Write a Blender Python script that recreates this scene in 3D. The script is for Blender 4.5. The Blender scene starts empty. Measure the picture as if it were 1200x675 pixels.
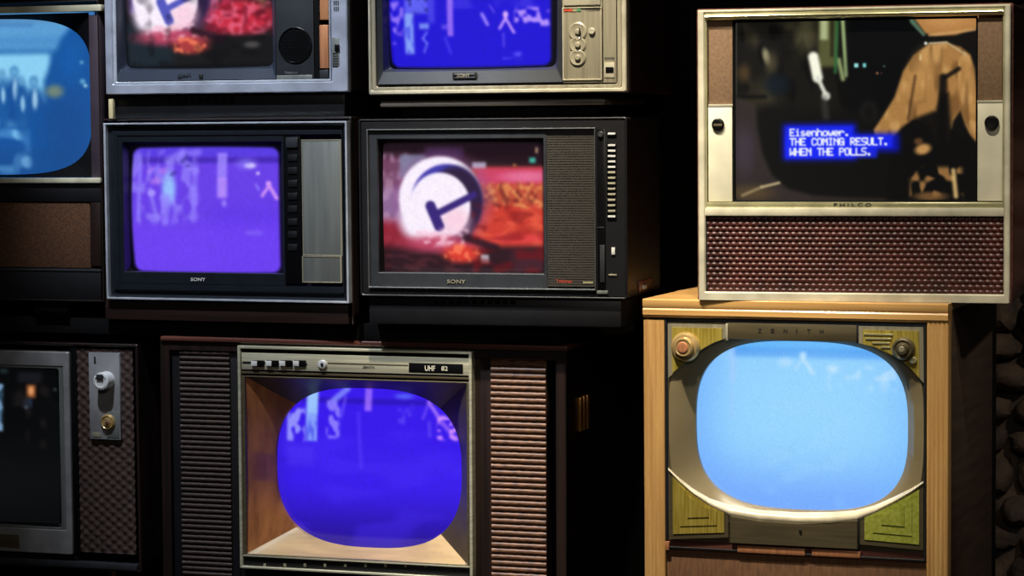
import bpy, bmesh, math, random
import numpy as np
from mathutils import Vector, Matrix, Euler, noise as mnoise
random.seed(4); rng = np.random.RandomState(7)
S = bpy.context.scene; COL = S.collection
S.view_settings.view_transform = 'Standard'; S.view_settings.look = 'None'
S.view_settings.gamma = 1; S.view_settings.exposure = 0; S.view_settings.use_curve_mapping = False

# ------------------------------------------------------------------ camera
F_PX = 3000.0; SC = 575.0
YAW, PITCH, ROLL = 0.33523, 0.06598, -0.008633
def cam_axes():
    cy, sy, cp, sp = math.cos(YAW), math.sin(YAW), math.cos(PITCH), math.sin(PITCH)
    fw = Vector((-sy*cp, cy*cp, -sp)); rt = Vector((cy, sy, 0)); up = rt.cross(fw)
    cr, sr = math.cos(ROLL), math.sin(ROLL)
    return cr*rt+sr*up, -sr*rt+cr*up, fw
RT, UP, FW = cam_axes()
CAM = -FW*(F_PX/SC)
cd = bpy.data.cameras.new('camera'); cam = bpy.data.objects.new('camera', cd); COL.objects.link(cam)
cd.sensor_width = 36; cd.lens = 36*F_PX/1200; cd.clip_start = .05
m = Matrix((RT, UP, -FW)).transposed().to_4x4(); m.translation = CAM; cam.matrix_world = m
S.camera = cam
def ray(px, py): return FW*F_PX + RT*(px-600) + UP*(337.5-py)
def wpt(px, py, Y=0.0):
    d = ray(px, py); t = (Y-CAM.y)/d.y; return CAM+d*t

# ------------------------------------------------------------------ materials
def lin(c):
    c = np.asarray(c, float)/255.0
    return np.where(c <= .04045, c/12.92, ((c+.055)/1.055)**2.4)
def mat(name, col, rough=.45, metal=0., col2=None, scale=(20, 20, 20), detail=3, bump=0., bscale=200., coat=0., aniso=None, contrast=(.35, .65), spec=.5):
    m = bpy.data.materials.new(name); m.use_nodes = True; nt = m.node_tree; N = nt.nodes; L = nt.links
    b = N['Principled BSDF']; b.inputs['Roughness'].default_value = rough; b.inputs['Metallic'].default_value = metal
    b.inputs['Specular IOR Level'].default_value = spec
    b.inputs['Coat Weight'].default_value = coat; b.inputs['Coat Roughness'].default_value = .12
    c1 = (*lin(col), 1); c2 = (*lin(col2 if col2 is not None else [v*.86 for v in col]), 1)
    tc = N.new('ShaderNodeTexCoord'); mp = N.new('ShaderNodeMapping'); mp.inputs['Scale'].default_value = scale
    nz = N.new('ShaderNodeTexNoise'); nz.inputs['Scale'].default_value = 1; nz.inputs['Detail'].default_value = detail
    rp = N.new('ShaderNodeValToRGB'); rp.color_ramp.elements[0].position = contrast[0]; rp.color_ramp.elements[1].position = contrast[1]
    rp.color_ramp.elements[0].color = c1; rp.color_ramp.elements[1].color = c2
    L.new(tc.outputs['Object'], mp.inputs[0]); L.new(mp.outputs[0], nz.inputs['Vector']); L.new(nz.outputs['Fac'], rp.inputs[0]); L.new(rp.outputs[0], b.inputs['Base Color'])
    if bump:
        n2 = N.new('ShaderNodeTexNoise'); n2.inputs['Scale'].default_value = bscale; n2.inputs['Detail'].default_value = 2
        bp = N.new('ShaderNodeBump'); bp.inputs['Strength'].default_value = bump; bp.inputs['Distance'].default_value = .008 if name == 'dark_rubble_stone' else .001
        L.new(tc.outputs['Object'], n2.inputs['Vector']); L.new(n2.outputs['Fac'], bp.inputs['Height']); L.new(bp.outputs[0], b.inputs['Normal'])
    return m
V_, H_ = (90, 30, 3), (3, 30, 90)
M = dict(
 black=mat('black_plastic', (22, 22, 25), .42, bump=.15),
 blackg=mat('black_gloss_plastic', (13, 13, 15), .25),
 bluegrey=mat('dark_blue_grey_plastic', (46, 54, 68), .35),
 charcoal=mat('charcoal_plastic', (48, 51, 55), .4, bump=.1),
 matte=mat('matte_black', (9, 9, 10), .9, spec=.15),
 silver=mat('silver_painted_plastic', (176, 182, 198), .35, .25, bump=.08),
 champ=mat('champagne_plastic', (160, 153, 130), .35, .2, bump=.05, scale=(120, 20, 4)),
 champl=mat('pale_champagne_plastic', (196, 190, 166), .3, .2),
 chrome=mat('chrome', (225, 228, 230), .2, .35),
 trim=mat('satin_aluminium', (205, 212, 222), .3, .35),
 darkblue=mat('blue_black_plastic', (27, 32, 39), .32),
 dulltrim=mat('dull_trim', (128, 132, 134), .3, .5),
 knobsilver=mat('silver_knob', (242, 244, 244), .3, .1),
 brushed=mat('brushed_metal_panel', (138, 142, 136), .4, .4, col2=(120, 124, 122), scale=(50, 20, 4)),
 cream=mat('cream_enamel', (206, 200, 176), .33, bump=.05),
 creamm=mat('cream_metal', (206, 202, 174), .3, .3, scale=(6, 20, 200)),
 palecream=mat('pale_cream_panel', (226, 220, 194), .45, scale=(8, 8, 8)),
 gold=mat('gilt_metal', (214, 208, 160), .2, .55),
 goldplate=mat('brushed_gilt_plate', (196, 176, 84), .4, .35, col2=(156, 136, 50), scale=(260, 20, 12)),
 greengold=mat('green_gold_plate', (190, 196, 90), .4, .3, col2=(160, 168, 60), scale=(120, 20, 120)),
 rail=mat('pale_brass_rail', (232, 226, 194), .3, .2),
 brownpanel=mat('brown_felt_panel', (126, 98, 72), .8, scale=(150, 10, 150), bump=.3, bscale=900),
 darkwood=mat('dark_walnut', (40, 26, 22), .4, col2=(24, 16, 14), scale=V_, coat=.3),
 darkwoodh=mat('dark_walnut_along', (44, 29, 25), .4, col2=(28, 19, 17), scale=H_, coat=.3),
 redwood=mat('mahogany', (104, 62, 52), .32, col2=(70, 40, 34), scale=H_, coat=.4),
 blond=mat('blond_wood_upright', (222, 178, 112), .4, col2=(190, 142, 84), scale=(110, 30, 3), coat=.25, contrast=(.3, .7)),
 blondh=mat('blond_wood_along', (222, 176, 108), .38, col2=(192, 142, 82), scale=(3, 30, 110), coat=.3, contrast=(.3, .7)),
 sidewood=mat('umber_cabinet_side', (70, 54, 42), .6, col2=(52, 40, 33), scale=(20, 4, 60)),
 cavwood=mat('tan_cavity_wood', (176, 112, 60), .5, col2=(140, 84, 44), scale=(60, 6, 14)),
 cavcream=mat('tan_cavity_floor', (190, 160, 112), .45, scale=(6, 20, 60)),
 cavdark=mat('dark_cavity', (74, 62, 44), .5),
 olive=mat('olive_grey_mask', (144, 130, 98), .3, scale=(6, 6, 6)),
 creammask=mat('cream_glossy_lip', (240, 228, 196), .22, coat=.5),
 taupe=mat('taupe_metal', (104, 94, 70), .38, .4, scale=(8, 20, 120)),
 cloth=mat('brown_speaker_cloth', (98, 62, 36), .95, col2=(58, 37, 22), scale=(260, 60, 260), contrast=(.3, .7), bump=.5, bscale=700),
 lowercloth=mat('red_brown_speaker_cloth', (112, 78, 50), .9, col2=(92, 62, 40), scale=(160, 10, 30)),
 grille=mat('oxblood_grille', (76, 36, 30), .4, col2=(54, 27, 24), spec=.4),
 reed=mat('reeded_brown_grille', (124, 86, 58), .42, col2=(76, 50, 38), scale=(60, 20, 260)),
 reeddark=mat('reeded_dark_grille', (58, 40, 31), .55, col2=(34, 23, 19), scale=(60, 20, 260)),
 mesh=mat('grey_brown_grille', (62, 58, 52), .5, scale=(10, 10, 300)),
 weave=mat('woven_brown_grille', (68, 49, 42), .75, col2=(44, 30, 27), scale=(120, 20, 120)),
 mauve=mat('mauve_grey_plate', (156, 156, 158), .4, .2),
 purplegrey=mat('purple_grey_side', (66, 56, 66), .5),
 copper=mat('copper_veneer', (200, 138, 96), .35, .2, col2=(170, 112, 78), scale=(100, 20, 6)),
 brass=mat('brass', (214, 150, 80), .25, .7),
 amber=mat('amber_gilt', (216, 184, 124), .25, .5),
 white=mat('white_ink', (225, 225, 222), .5),
 ink=mat('black_ink', (18, 18, 18), .6),
 red=mat('red_ink', (190, 70, 40), .5), green=mat('green_ink', (70, 130, 90), .5),
 greyplate=mat('grey_plank', (104, 94, 84), .45, scale=(4, 20, 90)),
 shim=mat('grey_wood', (112, 108, 98), .7, scale=(20, 20, 60)),
 creamwood=mat('cream_painted_wood', (226, 208, 160), .5),
 floor=mat('dark_floor', (26, 23, 22), .6, scale=(8, 8, 8), bump=.2, bscale=60),
)
def stone_mat():
    m = mat('dark_rubble_stone', (84, 68, 54), .85, col2=(44, 38, 34), scale=(14, 14, 14), detail=8, bump=1., bscale=28)
    return m
M['stone'] = stone_mat()
def tube_mat():
    m = bpy.data.materials.new('picture_tube_glass'); m.use_nodes = True; nt = m.node_tree; N = nt.nodes; L = nt.links
    b = N['Principled BSDF']; b.inputs['Base Color'].default_value = (.004, .004, .005, 1); b.inputs['Roughness'].default_value = .1
    at = N.new('ShaderNodeAttribute'); at.attribute_name = 'picture'
    tc = N.new('ShaderNodeTexCoord'); nz = N.new('ShaderNodeTexNoise'); nz.inputs['Scale'].default_value = 420; nz.inputs['Detail'].default_value = 1
    mr = N.new('ShaderNodeMapRange'); mr.inputs['From Min'].default_value = .3; mr.inputs['From Max'].default_value = .7; mr.inputs['To Min'].default_value = .94; mr.inputs['To Max'].default_value = 1.05
    mx = N.new('ShaderNodeVectorMath'); mx.operation = 'SCALE'
    L.new(tc.outputs['Object'], nz.inputs['Vector']); L.new(nz.outputs['Fac'], mr.inputs['Value'])
    L.new(at.outputs['Color'], mx.inputs[0]); L.new(mr.outputs[0], mx.inputs['Scale'])
    L.new(mx.outputs[0], b.inputs['Emission Color']); b.inputs['Emission Strength'].default_value = 1
    return m
M['tube'] = tube_mat()

# ------------------------------------------------------------------ mesh helpers
def tag(o, label, cat, group=None):
    o['label'] = label; o['category'] = cat
    if group: o['group'] = group
def link(name, bm, mt, parent=None, smooth=True, label=None):
    bmesh.ops.recalc_face_normals(bm, faces=bm.faces)
    me = bpy.data.meshes.new(name); bm.to_mesh(me); bm.free(); me.materials.append(M[mt] if isinstance(mt, str) else mt)
    if smooth:
        me.polygons.foreach_set('use_smooth', [True]*len(me.polygons)); me.set_sharp_from_angle(angle=math.radians(32))
    o = bpy.data.objects.new(name, me); COL.objects.link(o)
    if parent is not None: o.parent = parent
    if label: o['label'] = label
    return o
def add_box(bm, x0, x1, y0, y1, z0, z1, bev=0., seg=2):
    if x0 > x1: x0, x1 = x1, x0
    if z0 > z1: z0, z1 = z1, z0
    if y0 > y1: y0, y1 = y1, y0
    vs = [bm.verts.new((x, y, z)) for x in (x0, x1) for y in (y0, y1) for z in (z0, z1)]
    fs = [bm.faces.new([vs[i] for i in q]) for q in ((0,1,3,2),(4,6,7,5),(0,4,5,1),(2,3,7,6),(0,2,6,4),(1,5,7,3))]
    if bev > 0:
        b = min(bev, (x1-x0)*.45, (y1-y0)*.45, (z1-z0)*.45)
        es = list({e for f in fs for e in f.edges})
        bmesh.ops.bevel(bm, geom=es, offset=b, segments=seg, affect='EDGES', profile=.5)
def rr(x0, x1, z0, z1, y, r=.0004, bul=0., na=5, ns=14):
    """closed loop: rounded rectangle with bowed sides, constant point count"""
    xc, zc, hx, hz = (x0+x1)/2, (z0+z1)/2, abs(x1-x0)/2, abs(z1-z0)/2
    r = min(r, hx*.98, hz*.98); pts = []
    hx2, hz2 = hx-bul*hx, hz-bul*hz
    cs = [(1, 1, 0), (-1, 1, 90), (-1, -1, 180), (1, -1, 270)]
    for k, (sx, sz, a0) in enumerate(cs):
        cx, cz = sx*(hx2-r), sz*(hz2-r)
        arc = [(cx+r*math.cos(math.radians(a0+90*i/na)), cz+r*math.sin(math.radians(a0+90*i/na))) for i in range(na+1)]
        nsx, nsz, na0 = cs[(k+1) % 4]; e = arc[-1]
        ncx, ncz = nsx*(hx2-r), nsz*(hz2-r); s = (ncx+r*math.cos(math.radians(na0)), ncz+r*math.sin(math.radians(na0)))
        pts += arc+[(e[0]+(s[0]-e[0])*i/ns, e[1]+(s[1]-e[1])*i/ns) for i in range(1, ns)]
    out = []
    for x, z in pts:
        u, v = x/hx2, z/hz2; f = bul/(1-bul) if bul else 0
        out.append((xc+x*(1+f*(1-v*v)), y, zc+z*(1+f*(1-u*u))))
    return out
def se(x0, x1, z0, z1, y, ex, base):
    """superellipse loop whose points follow the directions of a rectangular base loop"""
    bx = [p[0] for p in base]; bz = [p[2] for p in base]; bcx, bcz, bhx, bhz = (min(bx)+max(bx))/2, (min(bz)+max(bz))/2, (max(bx)-min(bx))/2, (max(bz)-min(bz))/2
    xc, zc, hx, hz = (x0+x1)/2, (z0+z1)/2, abs(x1-x0)/2, abs(z1-z0)/2; out = []
    for p in base:
        u, v = (p[0]-bcx)/bhx, (p[2]-bcz)/bhz; k = (abs(u)**ex+abs(v)**ex)**(-1/ex); out.append((xc+u*k*hx, y, zc+v*k*hz))
    return out
def loft(bm, loops, close=False, cap0=False, cap1=False):
    R = [[bm.verts.new(p) for p in l] for l in loops]; n = len(R[0])
    for a, b in (list(zip(R, R[1:]))+([(R[-1], R[0])] if close else [])):
        for i in range(n): bm.faces.new((a[i], a[(i+1) % n], b[(i+1) % n], b[i]))
    if cap0: bm.faces.new(R[0])
    if cap1: bm.faces.new(R[-1])
    return R
def lathe(bm, cx, cz, prof, n=32, axis='y'):
    """profile [(radius, y)] turned about the y axis through (cx, cz)"""
    rings = []
    for r, y in prof:
        if r < 1e-6: rings.append([bm.verts.new((cx, y, cz))]); continue
        rings.append([bm.verts.new((cx+r*math.cos(2*math.pi*i/n), y, cz+r*math.sin(2*math.pi*i/n))) for i in range(n)])
    for a, b in zip(rings, rings[1:]):
        for i in range(n):
            p, q = a[i % len(a)], a[(i+1) % n % len(a)]; s, t = b[i % len(b)], b[(i+1) % n % len(b)]
            f = [v for j, v in enumerate((p, q, t, s)) if v not in (p, q, t, s)[:j]]
            if len(f) > 2: bm.faces.new(f)
def prism(bm, pts, y0, y1):
    a = [bm.verts.new((x, y0, z)) for x, z in pts]; b = [bm.verts.new((x, y1, z)) for x, z in pts]; n = len(a)
    bm.faces.new(a); bm.faces.new(b[::-1])
    for i in range(n): bm.faces.new((a[i], b[i], b[(i+1) % n], a[(i+1) % n]))

class TV:
    def __init__(s, name, label, x, Y=0., zbase=0., phi=0., rho=0., cat='television'):
        b = wpt(x, 337, Y)
        s.o = bpy.data.objects.new(name, None); COL.objects.link(s.o)
        s.o.location = (b.x, Y, zbase); s.o.rotation_euler = (0, -math.radians(rho), math.radians(phi)); s.o.empty_display_size = .05
        tag(s.o, label, cat)
        s.M = Matrix.Translation(s.o.location) @ s.o.rotation_euler.to_matrix().to_4x4(); s.I = s.M.inverted()
        s.c = s.I @ CAM
    def P(s, px, py, d=0.):
        v = s.I.to_3x3() @ ray(px, py); t = (d-s.c.y)/v.y; p = s.c+v*t; return p.x, p.z
    def R(s, x0, y0, x1, y1, d=0.):
        a, b, c, e = s.P(x0, y0, d), s.P(x1, y0, d), s.P(x0, y1, d), s.P(x1, y1, d)
        return (a[0]+c[0])/2, (b[0]+e[0])/2, (c[1]+e[1])/2, (a[1]+b[1])/2
    def box(s, name, x0, y0, x1, y1, d0, d1, mt, bev=.0008, parent=None, label=None):
        """front face at depth d0 seen at the given place, back at d1"""
        bm = bmesh.new(); r = s.R(x0, y0, x1, y1, d0); add_box(bm, r[0], r[1], d0, d1, r[2], r[3], bev)
        return link(name, bm, mt, parent or s.o, label=label)
    def ring(s, name, specs, mt, close=False, cap0=False, cap1=False, parent=None, label=None):
        """specs: ((x0,y0,x1,y1), depth, radius, bow[, reference depth])"""
        bm = bmesh.new(); loops = []
        for sp in specs:
            q, d, r, b = sp[:4]; ref = sp[4] if len(sp) > 4 else d
            a = s.R(*q, ref); loops.append(rr(a[0], a[1], a[2], a[3], d, r, b))
        loft(bm, loops, close, cap0, cap1); return link(name, bm, mt, parent or s.o, label=label)
    def border(s, name, q, w, d0, d1, mt, r=.0005, bev=.0008, parent=None, label=None):
        """flat picture-frame: outer rect q, widths w=(l,t,r,b)px, front d0, back d1"""
        o = s.R(*q, d0); i = s.R(q[0]+w[0], q[1]+w[1], q[2]-w[2], q[3]-w[3], d0); bm = bmesh.new()
        e = bev
        L = [rr(*o, d1, r), rr(*o, d0+e, r), rr(o[0]+e, o[1]-e, o[2]+e, o[3]-e, d0, r), rr(i[0]-e, i[1]+e, i[2]-e, i[3]+e, d0, max(r-.0002, .0003)), rr(*i, d0+e, r), rr(*i, d1, r)]
        loft(bm, L, close=True); return link(name, bm, mt, parent or s.o, label=label)
    def cabinet(s, q, wall, depth, mt, tray=.12, taper=(.8, .75, .12), r=.003, d0=0., name='cabinet', label=None):
        """open-fronted case with a narrower back cover"""
        o = s.R(*q, d0); w = wall; bm = bmesh.new()
        i = (o[0]+w, o[1]-w, o[2]+w, o[3]-w); e = .0015
        L = []
        if taper:
            fx, fz, dd = taper; xc = (o[0]+o[1])/2; hx = (o[1]-o[0])/2; h = (o[3]-o[2])
            L.append(rr(xc-hx*fx, xc+hx*fx, o[2]+h*.08, o[2]+h*(.08+fz), depth+dd, .01))
            L.append(rr(xc-hx*.95, xc+hx*.95, o[2]+h*.02, o[2]+h*.97, depth+.002, .008))
        L += [rr(*o, depth, r), rr(*o, d0+e, r), rr(o[0]+e, o[1]-e, o[2]+e, o[3]-e, d0, r), rr(i[0]-e, i[1]+e, i[2]-e, i[3]+e, d0, r), rr(*i, d0+e, r), rr(*i, d0+tray, r)]
        loft(bm, L, cap0=True, cap1=True); return link(name, bm, mt, s.o, label=label)
    def knob(s, name, px, py, rpx, d0, h, mt, parent=None, prof=None, label=None):
        x, z = s.P(px, py, d0-h); r = rpx/SC; bm = bmesh.new()
        prof = prof or [(r, 0), (r, -.65), (r*.9, -.9), (r*.78, -1), (r*.3, -.97), (0, -.96)]
        lathe(bm, x, z, [(a, d0+b*h) for a, b in prof]); return link(name, bm, mt, parent or s.o, label=label)
    def text(s, name, body, cx, cy, hpx, wpx, d, mt, parent=None, ext=.0004, label=None):
        cu = bpy.data.curves.new('lettering', 'FONT'); cu.body = body; cu.align_x = 'CENTER'; cu.align_y = 'CENTER'; cu.extrude = .02; cu.resolution_u = 3; cu.offset = .012
        t = bpy.data.objects.new('lettering', cu); me = bpy.data.meshes.new_from_object(t); bpy.data.objects.remove(t); bpy.data.curves.remove(cu)
        co = np.empty(len(me.vertices)*3); me.vertices.foreach_get('co', co); co = co.reshape(-1, 3)
        mn, mx = co.min(0), co.max(0); x, z = s.P(cx, cy, d)
        k = np.array([(wpx/SC)/(mx[0]-mn[0]), (hpx/SC)/(mx[1]-mn[1])]); c = (mn+mx)/2
        out = np.stack([x+(co[:, 0]-c[0])*k[0], d-ext*(co[:, 2]-mn[2])/(mx[2]-mn[2]+1e-9), z+(co[:, 1]-c[1])*k[1]], 1)
        me.vertices.foreach_set('co', out.ravel()); me.name = name; me.materials.clear(); me.materials.append(M[mt])
        o = bpy.data.objects.new(name, me); COL.objects.link(o); o.parent = parent or s.o
        if label: o['label'] = label
        return o
    def screen(s, pic, d_edge, bulge, name='screen', label=None):
        """convex tube face; edge mid-points at d_edge, centre 'bulge' nearer, corners further back"""
        x0, x1, z0, z1 = s.R(pic.x0, pic.y0, pic.x1, pic.y1, d_edge)
        h, w = pic.X.shape; u = np.linspace(-1, 1, w); v = np.linspace(1, -1, h); U, W = np.meshgrid(u, v)
        co = np.stack([(x0+x1)/2+U*(x1-x0)/2, d_edge+bulge*(U*U+W*W-1), (z0+z1)/2+W*(z1-z0)/2], -1).reshape(-1, 3)
        idx = np.arange(h*w).reshape(h, w)
        f = np.stack([idx[:-1, :-1], idx[1:, :-1], idx[1:, 1:], idx[:-1, 1:]], -1).reshape(-1, 4)
        me = bpy.data.meshes.new(name); me.vertices.add(h*w); me.vertices.foreach_set('co', co.ravel())
        me.loops.add(f.size); me.loops.foreach_set('vertex_index', f.ravel().astype(np.int32))
        me.polygons.add(len(f)); me.polygons.foreach_set('loop_start', np.arange(0, f.size, 4, dtype=np.int32)); me.update(calc_edges=True)
        me.polygons.foreach_set('use_smooth', [True]*len(f))
        a = me.color_attributes.new('picture', 'FLOAT_COLOR', 'POINT')
        for _ in range(2):
            q = np.pad(pic.I, ((1, 1), (1, 1), (0, 0)), 'edge'); q = (q[:-2]+2*q[1:-1]+q[2:])/4; pic.I = (q[:, :-2]+2*q[:, 1:-1]+q[:, 2:])/4
        c = np.ones((h*w, 4)); c[:, :3] = lin(np.clip(pic.I, 0, 255)).reshape(-1, 3); a.data.foreach_set('color', c.ravel())
        me.materials.append(M['tube']); o = bpy.data.objects.new(name, me); COL.objects.link(o); o.parent = s.o
        if label: o['label'] = label
        return o

# ------------------------------------------------------------------ tube pictures: broadcasts, some with room reflections painted in
def sst(e0, e1, x):
    t = np.clip((x-e0)/(e1-e0), 0, 1); return t*t*(3-2*t)
class Pic:
    def __init__(s, x0, y0, x1, y1, base, step=1.15):
        s.x0, s.y0, s.x1, s.y1 = x0, y0, x1, y1
        w, h = int((x1-x0)/step), int((y1-y0)/step)
        s.X, s.Y = np.meshgrid(np.linspace(x0, x1, w), np.linspace(y0, y1, h)); s.I = np.zeros((h, w, 3))+np.array(base, float)
    def mix(s, m, col, a=1.):
        m = (m*a)[..., None]; s.I = s.I*(1-m)+np.array(col, float)*m
    def blob(s, cx, cy, rx, ry, col, a=1., soft=.4, ang=0.):
        c, n = math.cos(math.radians(ang)), math.sin(math.radians(ang)); X, Y = s.X-cx, s.Y-cy
        d = np.hypot((X*c+Y*n)/rx, (-X*n+Y*c)/ry); s.mix(1-sst(1-soft, 1+soft, d), col, a)
    def rect(s, x0, y0, x1, y1, col, a=1., soft=2.):
        m = sst(x0-soft, x0+soft, s.X)*(1-sst(x1-soft, x1+soft, s.X))*sst(y0-soft, y0+soft, s.Y)*(1-sst(y1-soft, y1+soft, s.Y)); s.mix(m, col, a)
    def line(s, x0, y0, x1, y1, w, col, a=1., soft=1.):
        dx, dy = x1-x0, y1-y0; t = np.clip(((s.X-x0)*dx+(s.Y-y0)*dy)/(dx*dx+dy*dy), 0, 1)
        d = np.hypot(s.X-x0-t*dx, s.Y-y0-t*dy); s.mix(1-sst(w/2-soft, w/2+soft, d), col, a)
    def sd(s, pts):
        ins = np.zeros(s.X.shape, bool); D = np.full(s.X.shape, 1e9); n = len(pts)
        for i in range(n):
            (ax, ay), (bx, by) = pts[i], pts[(i+1) % n]; dx, dy = bx-ax, by-ay
            t = np.clip(((s.X-ax)*dx+(s.Y-ay)*dy)/(dx*dx+dy*dy+1e-9), 0, 1); D = np.minimum(D, np.hypot(s.X-ax-t*dx, s.Y-ay-t*dy))
            if ay != by: ins ^= ((ay > s.Y) != (by > s.Y)) & (s.X < (bx-ax)*(s.Y-ay)/(by-ay)+ax)
        return np.where(ins, -D, D)
    def poly(s, pts, col, a=1., soft=2.): s.mix(1-sst(-soft, soft, s.sd(pts)), col, a)
    def noise(s, sx, sy, seed=0):
        r = np.random.RandomState(seed); gw, gh = int((s.x1-s.x0)/sx)+3, int((s.y1-s.y0)/sy)+3; g = r.rand(gh, gw)
        fx, fy = (s.X-s.x0)/sx, (s.Y-s.y0)/sy; ix, iy = fx.astype(int), fy.astype(int); fx, fy = fx-ix, fy-iy
        return (g[iy, ix]*(1-fx)+g[iy, ix+1]*fx)*(1-fy)+(g[iy+1, ix]*(1-fx)+g[iy+1, ix+1]*fx)*fy
    def tex(s, m, col, a, sx, sy, seed, lo=.45, hi=.75): s.mix(m*sst(lo, hi, s.noise(sx, sy, seed)), col, a)
    def box(s, x0, y0, x1, y1, soft=2.):
        return sst(x0-soft, x0+soft, s.X)*(1-sst(x1-soft, x1+soft, s.X))*sst(y0-soft, y0+soft, s.Y)*(1-sst(y1-soft, y1+soft, s.Y))
    def grain(s, amt, seed=1):
        r = np.random.RandomState(seed); s.I = s.I*(1+amt*(r.rand(*s.X.shape, 1)-.5)*2)
    def tube(s, x0, y0, x1, y1, r, bow, col=(5, 5, 7), soft=1.5):
        l = rr(x0, x1, y0, y1, 0, r, bow, ns=6); s.mix(sst(-soft, soft, s.sd([(p[0], p[2]) for p in l])), col)

def pic_hammer(x0, y0, x1, y1, ox, oy, k, variant):
    """white disc with a hammer on a red ground; ox, oy, k place the drawing"""
    p = Pic(x0, y0, x1, y1, (40, 22, 30)); T = lambda x, y: (ox+(x-519)*k, oy+(y-231)*k)
    def R(a, b, c, d, col, al=1, soft=3): (q, w), (e, f) = T(a, b), T(c, d); p.rect(q, w, e, f, col, al, soft*k)
    def B(cx, cy, rx, ry, col, al=1, soft=.4, ang=0): q, w = T(cx, cy); p.blob(q, w, rx*k, ry*k, col, al, soft, ang)
    def Ln(a, b, c, d, w, col, al=1, soft=1): (q, z), (e, f) = T(a, b), T(c, d); p.line(q, z, e, f, w*k, col, al, soft)
    if variant == 'E':
        R(440, 160, 640, 182, (34, 20, 28)); R(442, 182, 482, 285, (122, 72, 104), .9, 8); R(446, 220, 474, 262, (150, 120, 170), .7, 6)
        p.tex(p.box(446, 180, 480, 290, 4), (200, 160, 190), .5, 5, 7, 3)
        R(442, 258, 500, 300, (150, 30, 44), .8, 8); R(470, 181, 502, 208, (128, 132, 162), .9, 3); R(500, 172, 545, 186, (70, 44, 90), .6, 4)
        R(555, 196, 645, 290, (206, 62, 48), 1, 4); R(562, 197, 645, 216, (206, 66, 100), 1, 4); B(618, 207, 28, 6, (232, 120, 160), .8, .6)
        R(566, 216, 645, 240, (190, 84, 56), .9, 4); p.tex(p.box(566, 214, 645, 244, 2), (232, 150, 90), .8, 4, 4, 5); p.tex(p.box(566, 214, 645, 244, 2), (110, 30, 30), .7, 4, 5, 15)
        p.tex(p.box(556, 238, 645, 288, 3), (240, 100, 70), .6, 9, 5, 8); R(580, 274, 645, 284, (236, 70, 80), .6, 4)
        R(440, 289, 645, 322, (48, 24, 32), .95, 7); R(600, 292, 645, 318, (84, 40, 52), .6, 8); p.tex(p.box(446, 296, 560, 320, 4), (112, 50, 58), .4, 7, 4, 9)
    else:
        R(440, 60, 640, 330, (26, 26, 26)); R(466, 200, 478, 255, (40, 60, 130), .9, 3); R(440, 262, 520, 330, (30, 42, 52), .8, 8)
        R(562, 150, 640, 240, (48, 26, 34), .9); R(570, 190, 580, 262, (206, 120, 150), .8, 2); R(584, 190, 594, 260, (170, 50, 100), .8, 2); R(612, 200, 622, 240, (30, 70, 50), .8, 2); R(622, 234, 636, 256, (206, 170, 120), .8, 3)
        B(604, 262, 42, 22, (206, 44, 66), .95, .35); q = T(560, 242)+T(642, 284); p.tex(p.box(*q, 3), (236, 110, 140), .7, 5, 5, 5); p.tex(p.box(*q, 3), (120, 20, 40), .7, 6, 5, 6)
        R(560, 286, 645, 330, (22, 22, 22), .95, 3); B(618, 297, 9, 4, (96, 90, 90), .7, .5)
    wc = (250, 240, 255)
    B(519, 234, 56, 54, (150, 90, 150), .6, .25); B(518, 232, 49, 49, wc, 1, .05)
    B(548, 250, 22, 34, (40, 24, 50), .0)
    B(526, 235, 42, 43, (66, 58, 170), 1, .04); B(536, 237, 32.5, 42, (44, 26, 56), .95, .12)
    B(518, 241, 36, 39, wc, 1, .04); B(500, 258, 30, 26, wc, 1, .3); B(536, 258, 17, 16, (250, 205, 222), .8, .6)
    R(480, 252, 495, 280, wc, 0)
    hc = (56, 38, 120) if variant == 'E' else (84, 88, 190); Ln(558, 228, 513, 251, 8, hc); Ln(507, 241, 517, 265, 12, hc)
    B(520, 286, 44, 10, (196, 70, 100), .9, .6); p.tex(p.box(*(T(486, 268)+T(552, 288)), 4), (250, 200, 220), .8, 5, 4, 12)
    Ln(548, 278, 582, 290, 9, (44, 20, 32), .9, 3); B(543, 297, 21, 10, (226, 62, 48) if variant == 'E' else (176, 60, 62), .95, .5); p.tex(p.box(*(T(522, 286)+T(564, 306)), 2), (255, 130, 90), .8, 4, 4, 13)
    if variant == 'E':
        R(565, 298, 574, 308, (190, 180, 190), .9, 1.5); R(621, 185, 628, 191, (70, 190, 170), .9, 1.5); R(628, 173, 630, 180, (240, 200, 160), .9, 1); R(603, 192, 606, 195, (220, 150, 60), .8, 1)
        R(556, 190, 572, 197, (200, 190, 220), .8, 2); p.tube(445, 167, 637, 322, 8, .012, (10, 8, 10), 2)
    p.tex(p.box(x0, y0, x1, y1), (8, 4, 8), .35, 11, 9, 31, .55, .85) if variant == 'B' else p.tex(p.box(*(T(556, 240)+T(640, 322)), 4), (120, 16, 20), .55, 13, 7, 33, .5, .8)
    p.grain(.05, 5); return p
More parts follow.
